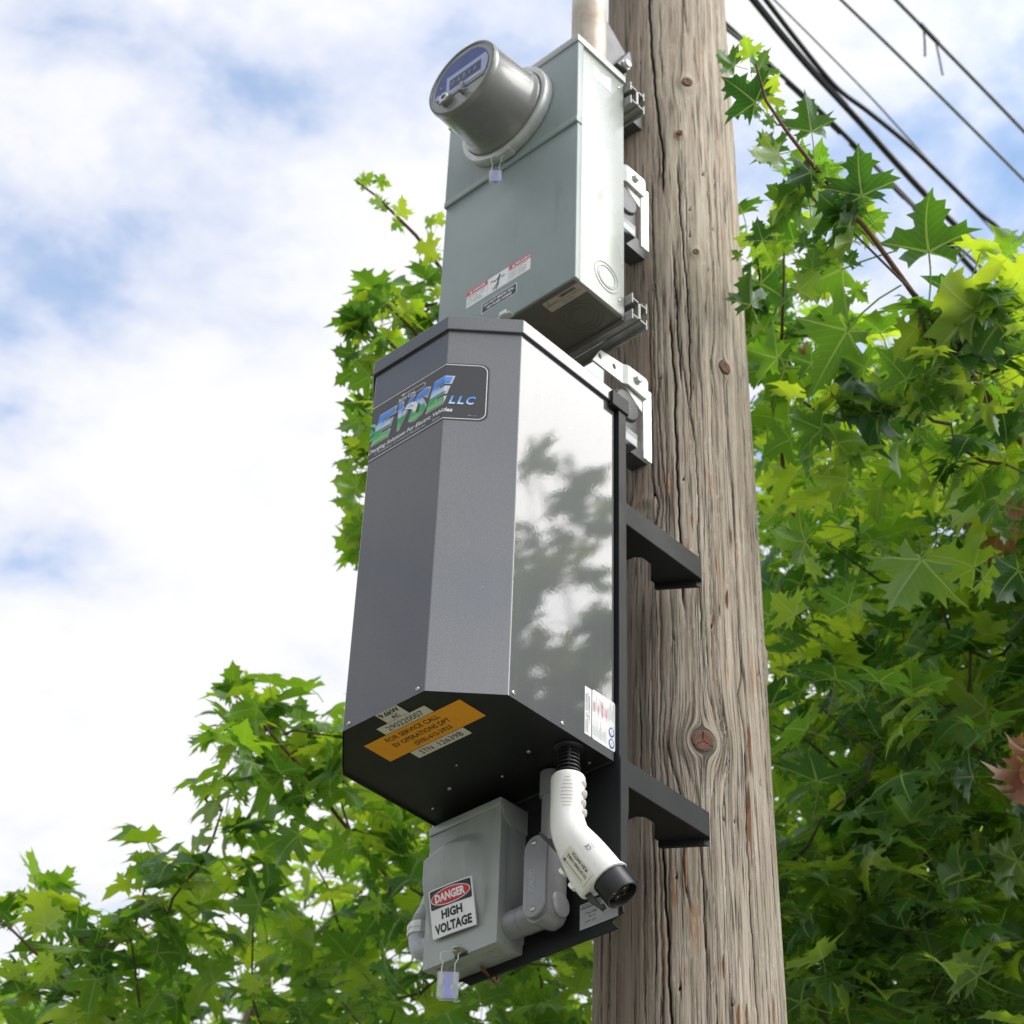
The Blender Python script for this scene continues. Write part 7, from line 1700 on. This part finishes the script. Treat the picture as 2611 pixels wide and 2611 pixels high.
def leaf_mat(name, up, lo, tr, dead=False):
    m = bpy.data.materials.new(name)
    m.use_nodes = True
    nt = m.node_tree
    nt.nodes.clear()
    out = nt.nodes.new('ShaderNodeOutputMaterial')
    oi = nt.nodes.new('ShaderNodeObjectInfo')
    at = nt.nodes.new('ShaderNodeAttribute')
    at.attribute_name = 'tint'
    f = mt(nt, 'FRACT', mt(nt, 'ADD', at.outputs['Fac'], oi.outputs['Random']))
    la = nt.nodes.new('ShaderNodeAttribute')
    la.attribute_name = 'leafuv'
    sp = nt.nodes.new('ShaderNodeSeparateXYZ')
    nt.links.new(la.outputs['Vector'], sp.inputs[0])
    x, y = mt(nt, 'ABSOLUTE', sp.outputs[0]), sp.outputs[1]
    vein = None
    for dx, dy, w in ((0, 1, .020), (.944, .33, .017), (.90, -.43, .014)):
        d = mt(nt, 'ABSOLUTE', mt(nt, 'SUBTRACT', mt(nt, 'MULTIPLY', x, dy), mt(nt, 'MULTIPLY', y, dx)))
        al = mt(nt, 'ADD', mt(nt, 'MULTIPLY', x, dx), mt(nt, 'MULTIPLY', y, dy))
        wdt = mt(nt, 'MULTIPLY', mt(nt, 'SUBTRACT', 1.15, al), w)
        v = mt(nt, 'MULTIPLY', mt(nt, 'LESS_THAN', d, wdt), mt(nt, 'GREATER_THAN', al, 0))
        vein = v if vein is None else mt(nt, 'MAXIMUM', vein, v)
    # side veins branch off at an angle
    sv = mt(nt, 'ABSOLUTE', mt(nt, 'SUBTRACT', mt(nt, 'FRACT', mt(nt, 'MULTIPLY', mt(nt, 'SUBTRACT', y, mt(nt, 'MULTIPLY', x, .8)), 7.5)), .5))
    svm = mt(nt, 'MULTIPLY', mt(nt, 'LESS_THAN', sv, .035), .35)
    vein = mt(nt, 'MAXIMUM', vein, svm)
    ge = nt.nodes.new('ShaderNodeNewGeometry')
    nz = noise_tex(nt, la.outputs['Vector'], 5, 5, .6)
    spot = ramp(nt, noise_tex(nt, mapping(nt, la.outputs['Vector'], (1, 1, 1), (3, 5, 1)), 11, 4, .6), [(.64, (0, 0, 0)), (.70, (1, 1, 1))])
    cu = ramp(nt, f, [(0, up[0]), (.5, up[1]), (.85, up[2]), (1, up[3])])
    cl = ramp(nt, f, [(0, lo[0]), (.5, lo[1]), (1, lo[2])])
    c = mixc(nt, ge.outputs['Backfacing'], cu, cl)
    c = mixc(nt, mt(nt, 'MULTIPLY', nz, .35), c, (0.02, 0.05, 0.01))
    sick = mt(nt, 'MULTIPLY', mt(nt, 'GREATER_THAN', f, .74), spot)
    c = mixc(nt, mt(nt, 'MULTIPLY', sick, .8), c, (0.30, 0.14, 0.03))
    c = mixc(nt, mt(nt, 'MULTIPLY', vein, .75), c, (0.26, 0.32, 0.10) if not dead else (.28, .13, .07))
    ct = ramp(nt, f, [(0, tr[0]), (.5, tr[1]), (1, tr[2])])
    ct = mixc(nt, mt(nt, 'MULTIPLY', vein, .5), ct, (0.24, 0.30, 0.06))
    ct = mixc(nt, mt(nt, 'MULTIPLY', sick, .9), ct, (0.35, 0.12, 0.01))
    df = nt.nodes.new('ShaderNodeBsdfDiffuse')
    nt.links.new(c, df.inputs[0])
    tl = nt.nodes.new('ShaderNodeBsdfTranslucent')
    nt.links.new(ct, tl.inputs[0])
    ad = nt.nodes.new('ShaderNodeAddShader')
    nt.links.new(df.outputs[0], ad.inputs[0])
    nt.links.new(tl.outputs[0], ad.inputs[1])
    gl = nt.nodes.new('ShaderNodeBsdfGlossy')
    gl.inputs['Roughness'].default_value = .45
    gl.inputs[0].default_value = (.9, .95, 1, 1)
    fr_ = nt.nodes.new('ShaderNodeFresnel')
    fr_.inputs[0].default_value = 1.42
    bn = nt.nodes.new('ShaderNodeBump')
    bn.inputs['Strength'].default_value = .4
    bn.inputs['Distance'].default_value = .002
    nt.links.new(mt(nt, 'ADD', vein, nz), bn.inputs['Height'])
    nt.links.new(bn.outputs[0], gl.inputs['Normal'])
    nt.links.new(bn.outputs[0], df.inputs['Normal'])
    mx = nt.nodes.new('ShaderNodeMixShader')
    nt.links.new(mt(nt, 'MULTIPLY', mt(nt, 'MINIMUM', fr_.outputs[0], .16), .5), mx.inputs[0])
    nt.links.new(ad.outputs[0], mx.inputs[1])
    nt.links.new(gl.outputs[0], mx.inputs[2])
    nt.links.new(mx.outputs[0], out.inputs[0])
    return m


LEAFM = leaf_mat('maple_leaf_green', [(.018, .055, .010), (.030, .085, .012), (.055, .120, .014), (.11, .14, .02)],
                 [(.022, .060, .018), (.055, .105, .026), (.10, .15, .03)],
                 [(.035, .11, .005), (.175, .33, .007), (.36, .46, .015)])
DEADM = leaf_mat('maple_leaf_dead', [(.22, .10, .06), (.28, .13, .08), (.25, .11, .06), (.22, .11, .06)],
                 [(.28, .13, .085), (.32, .16, .10), (.26, .13, .08)], [(.12, .03, .01), (.16, .05, .01), (.14, .04, .01)], True)
BARK = mat('maple_bark', (0.125, 0.085, 0.06), 0.85, var=0.45, vscale=22, bump=.5, bscale=120, bdist=.003)
TWIG = mat('maple_twig', (0.16, 0.062, 0.035), 0.6, var=0.3, vscale=40)

LR = random.Random(77)
VARS = [leaf_mesh(i, LR) for i in range(24)]
DEADV = [leaf_mesh(i, LR, True) for i in range(3)]


def leaf_me(var, m, tint=0.0):
    vs, fs, uv = var
    me = bpy.data.meshes.new('leaf')
    me.from_pydata(vs, [], fs)
    a = me.attributes.new('leafuv', 'FLOAT_VECTOR', 'POINT')
    a.data.foreach_set('vector', np.array([(p[0], p[1], 0) for p in uv], dtype=np.float32).ravel())
    for p in me.polygons:
        p.use_smooth = True
    me.materials.append(m)
    return me


LEAF_SHADED = leaf_mat('maple_leaf_deep_green', [(.012, .040, .010), (.024, .068, .014), (.050, .110, .016), (.11, .14, .02)],  # same maple leaf, the right tree's shade painted in as darker greens
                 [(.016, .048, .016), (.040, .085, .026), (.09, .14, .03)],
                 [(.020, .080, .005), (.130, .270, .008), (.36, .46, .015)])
MESHES_BY_TREE = [[leaf_me(v, LEAF_SHADED) for v in VARS], [leaf_me(v, LEAFM) for v in VARS]]
DMESHES = [leaf_me(v, DEADM) for v in DEADV]


def frame_of(t, n):
    y = t.normalized()
    z = (n - y * n.dot(y)).normalized()
    x = y.cross(z)
    return Matrix(((x.x, y.x, z.x), (x.y, y.y, z.y), (x.z, y.z, z.z)))


TREES = [dict(name='maple_tree', label='leafy maple with a dead brown leaf crowding right behind the pole', base=V((-.75, 2.75, 0)), twigs=('r', 'r2', 'r3', 'r4', 'r5')),
         dict(name='maple_tree', label='maple whose branches fill the lower left behind the cabinet', base=V((-2.75, 1.75, 0)), twigs=('l1', 'l2', 'l3', 'l4'))]
CAMP = V(cam.location)
VIEW = cam.rotation_euler.to_matrix() @ V((0, 0, -1))
for ti, T_ in enumerate(TREES):
    R = random.Random(100 + ti)
    tr = thing(T_['name'], T_['label'], 'tree', tuple(T_['base']), None)
    clus = [c for c in CLUSTERS if c[4] == ti]
    B = T_['base']
    # trunk
    top = V((B.x + .05, B.y - .1, 2.6))
    trunk_path = [B, B + V((.03, .02, .9)), B + V((0, -.03, 1.8)), top, top + V((.05, -.1, .8)), top + V((.12, -.3, 1.6))]
    MB().tube(trunk_path, [.13, .10, .085, .08, .06, .035], 16).build('trunk', BARK, tr, smooth=True)
    nodes = [(top, .055), (trunk_path[4], .045), (trunk_path[5], .03)]
    # every clump is reached by a limb that starts at the nearest wood
    limb = MB()
    order = sorted(clus, key=lambda c: (V(c[:3]) - top).length)
    for c in order:
        P = V(c[:3])
        best = min(nodes, key=lambda q: (q[0] - P).length + (0.25 if q[1] < .008 else 0))
        d = (best[0] - P).length
        mid = best[0].lerp(P, .5) + V((R.uniform(-.06, .06), R.uniform(-.06, .06), -.05 * d))
        r0 = max(.0035, min(best[1] * .7, .004 + d * .010))
        limb.tube([best[0], best[0].lerp(mid, .5) + V((0, 0, -.015)), mid, mid.lerp(P, .5), P], [r0, r0 * .9, r0 * .8, r0 * .65, r0 * .5], 7)
        nodes.append((mid, r0 * .8))
        nodes.append((P, r0 * .5))
    o = limb.build('branch_network', BARK, tr, smooth=True)
    o['kind'] = 'stuff'
    for k in T_['twigs']:
        pts = [V(p) for p in BRANCHES[k]]
        end = min(nodes, key=lambda q: (q[0] - pts[-1]).length)[0]
        big = k in ('r4',)
        n = len(pts)
        r1 = .026 if big else (.0080 if k in ('r', 'r3') else .0055)
        rs_ = [(.0018 if not big else .014) + (r1 - .0018) * (i / n) ** .9 for i in range(n + 1)]
        MB().tube(pts + [end], rs_, 10).build('branch', BARK if k in ('r3', 'r4') else TWIG, tr, smooth=True)
    # leaves: the placed ones and those of the clumps
    L = []
    for h in LEAVES:
        if h[9] == ti:
            t = V(h[3:6])
            L.append((V(h[0:3]), t.normalized(), V(h[6:9]), t.length * .92, False, -10))
    for c in clus:
        P, r = V(c[:3]), c[3]
        n = int(11 + 520 * r ** 2) if r > .13 else int(7 + 700 * r ** 2)
        n = int(n * (.80 if ti else .88))
        for k in range(n):
            while True:
                q = V((R.uniform(-1, 1), R.uniform(-1, 1), R.uniform(-1, 1)))
                if q.length < 1:
                    break
            p = P + q * r
            out = (p - V((B.x, B.y, p.z - .3))).normalized()
            t = (out * .55 + q * .5 + V((R.uniform(-.8, .8), R.uniform(-.8, .8), R.uniform(-.75, .25)))).normalized()
            nn = V((R.gauss(0, .45), R.gauss(0, .45), 1)).normalized()
            dpt = (p - CAMP).dot(VIEW)
            L.append((p, t, nn, R.uniform(.052, .098) if r > .13 else R.uniform(.05, .085), False, 0))

    def score(l):
        v = l[0] - CAMP
        d = v.length
        off = math.acos(max(-1, min(1, v.normalized().dot(VIEW))))
        return l[5] + d + (50 if off > .32 else 0) - l[3] * 8
    L.sort(key=score)
    keep, rest = L[:296], L[296:]
    for j, (p, t, n, s, dd_, _) in enumerate(keep):
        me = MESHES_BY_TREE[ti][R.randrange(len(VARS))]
        o = bpy.data.objects.new('leaf', me)
        COL.objects.link(o)
        o.parent = tr
        o.matrix_local = Matrix.Translation(p - B) @ frame_of(t, n).to_4x4() @ Matrix.Scale(s, 4)
    if ti == 0:
        def ray_pt(x, y, z):
            return V((x, y, z))
        for p, t, n, s in DEADLEAVES:
            o = bpy.data.objects.new('leaf', DMESHES[R.randrange(3)])
            o['label'] = 'curled brown dead leaf'
            COL.objects.link(o)
            o.parent = tr
            o.matrix_local = Matrix.Translation(V(p) - B) @ frame_of(V(t), V(n)).to_4x4() @ Matrix.Scale(s, 4)
    VV, FF, UU, TT = [], [], [], []
    off = 0
    arrs = [(np.array(v), f, np.array(u)) for v, f, u in VARS]
    fa = [(np.array([x for f in fs for x in f]), np.array([len(f) for f in fs])) for _, fs, _ in VARS]
    li, ls = [], []
    for (p, t, n, s, dd_, _) in rest:
        k = R.randrange(len(arrs))
        v, f, u = arrs[k]
        M3 = np.array(frame_of(t, n)) * s
        VV.append(v @ M3.T + np.array(p - B))
        UU.append(np.c_[u, np.zeros(len(u))])
        TT.append(np.full(len(v), R.random()))
        li.append(fa[k][0] + off)
        ls.append(fa[k][1])
        off += len(v)
    if rest:
        VV, UU, TT = np.concatenate(VV), np.concatenate(UU), np.concatenate(TT)
        li, ls = np.concatenate(li), np.concatenate(ls)
        me = bpy.data.meshes.new('foliage')
        me.vertices.add(len(VV))
        me.vertices.foreach_set('co', VV.ravel())
        me.loops.add(len(li))
        me.loops.foreach_set('vertex_index', li.astype(np.int32))
        me.polygons.add(len(ls))
        me.polygons.foreach_set('loop_start', np.concatenate([[0], np.cumsum(ls)[:-1]]).astype(np.int32))
        me.update(calc_edges=True)
        a = me.attributes.new('leafuv', 'FLOAT_VECTOR', 'POINT')
        a.data.foreach_set('vector', UU.astype(np.float32).ravel())
        a = me.attributes.new('tint', 'FLOAT', 'POINT')
        a.data.foreach_set('value', TT.astype(np.float32))
        me.polygons.foreach_set('use_smooth', np.ones(len(ls), dtype=bool))
        me.materials.append(LEAFM if ti else LEAF_SHADED)
        o = bpy.data.objects.new('foliage', me)
        COL.objects.link(o)
        o.parent = tr
        o['kind'] = 'stuff'
        print('foliage', ti, len(rest), 'leaves', len(ls), 'faces')
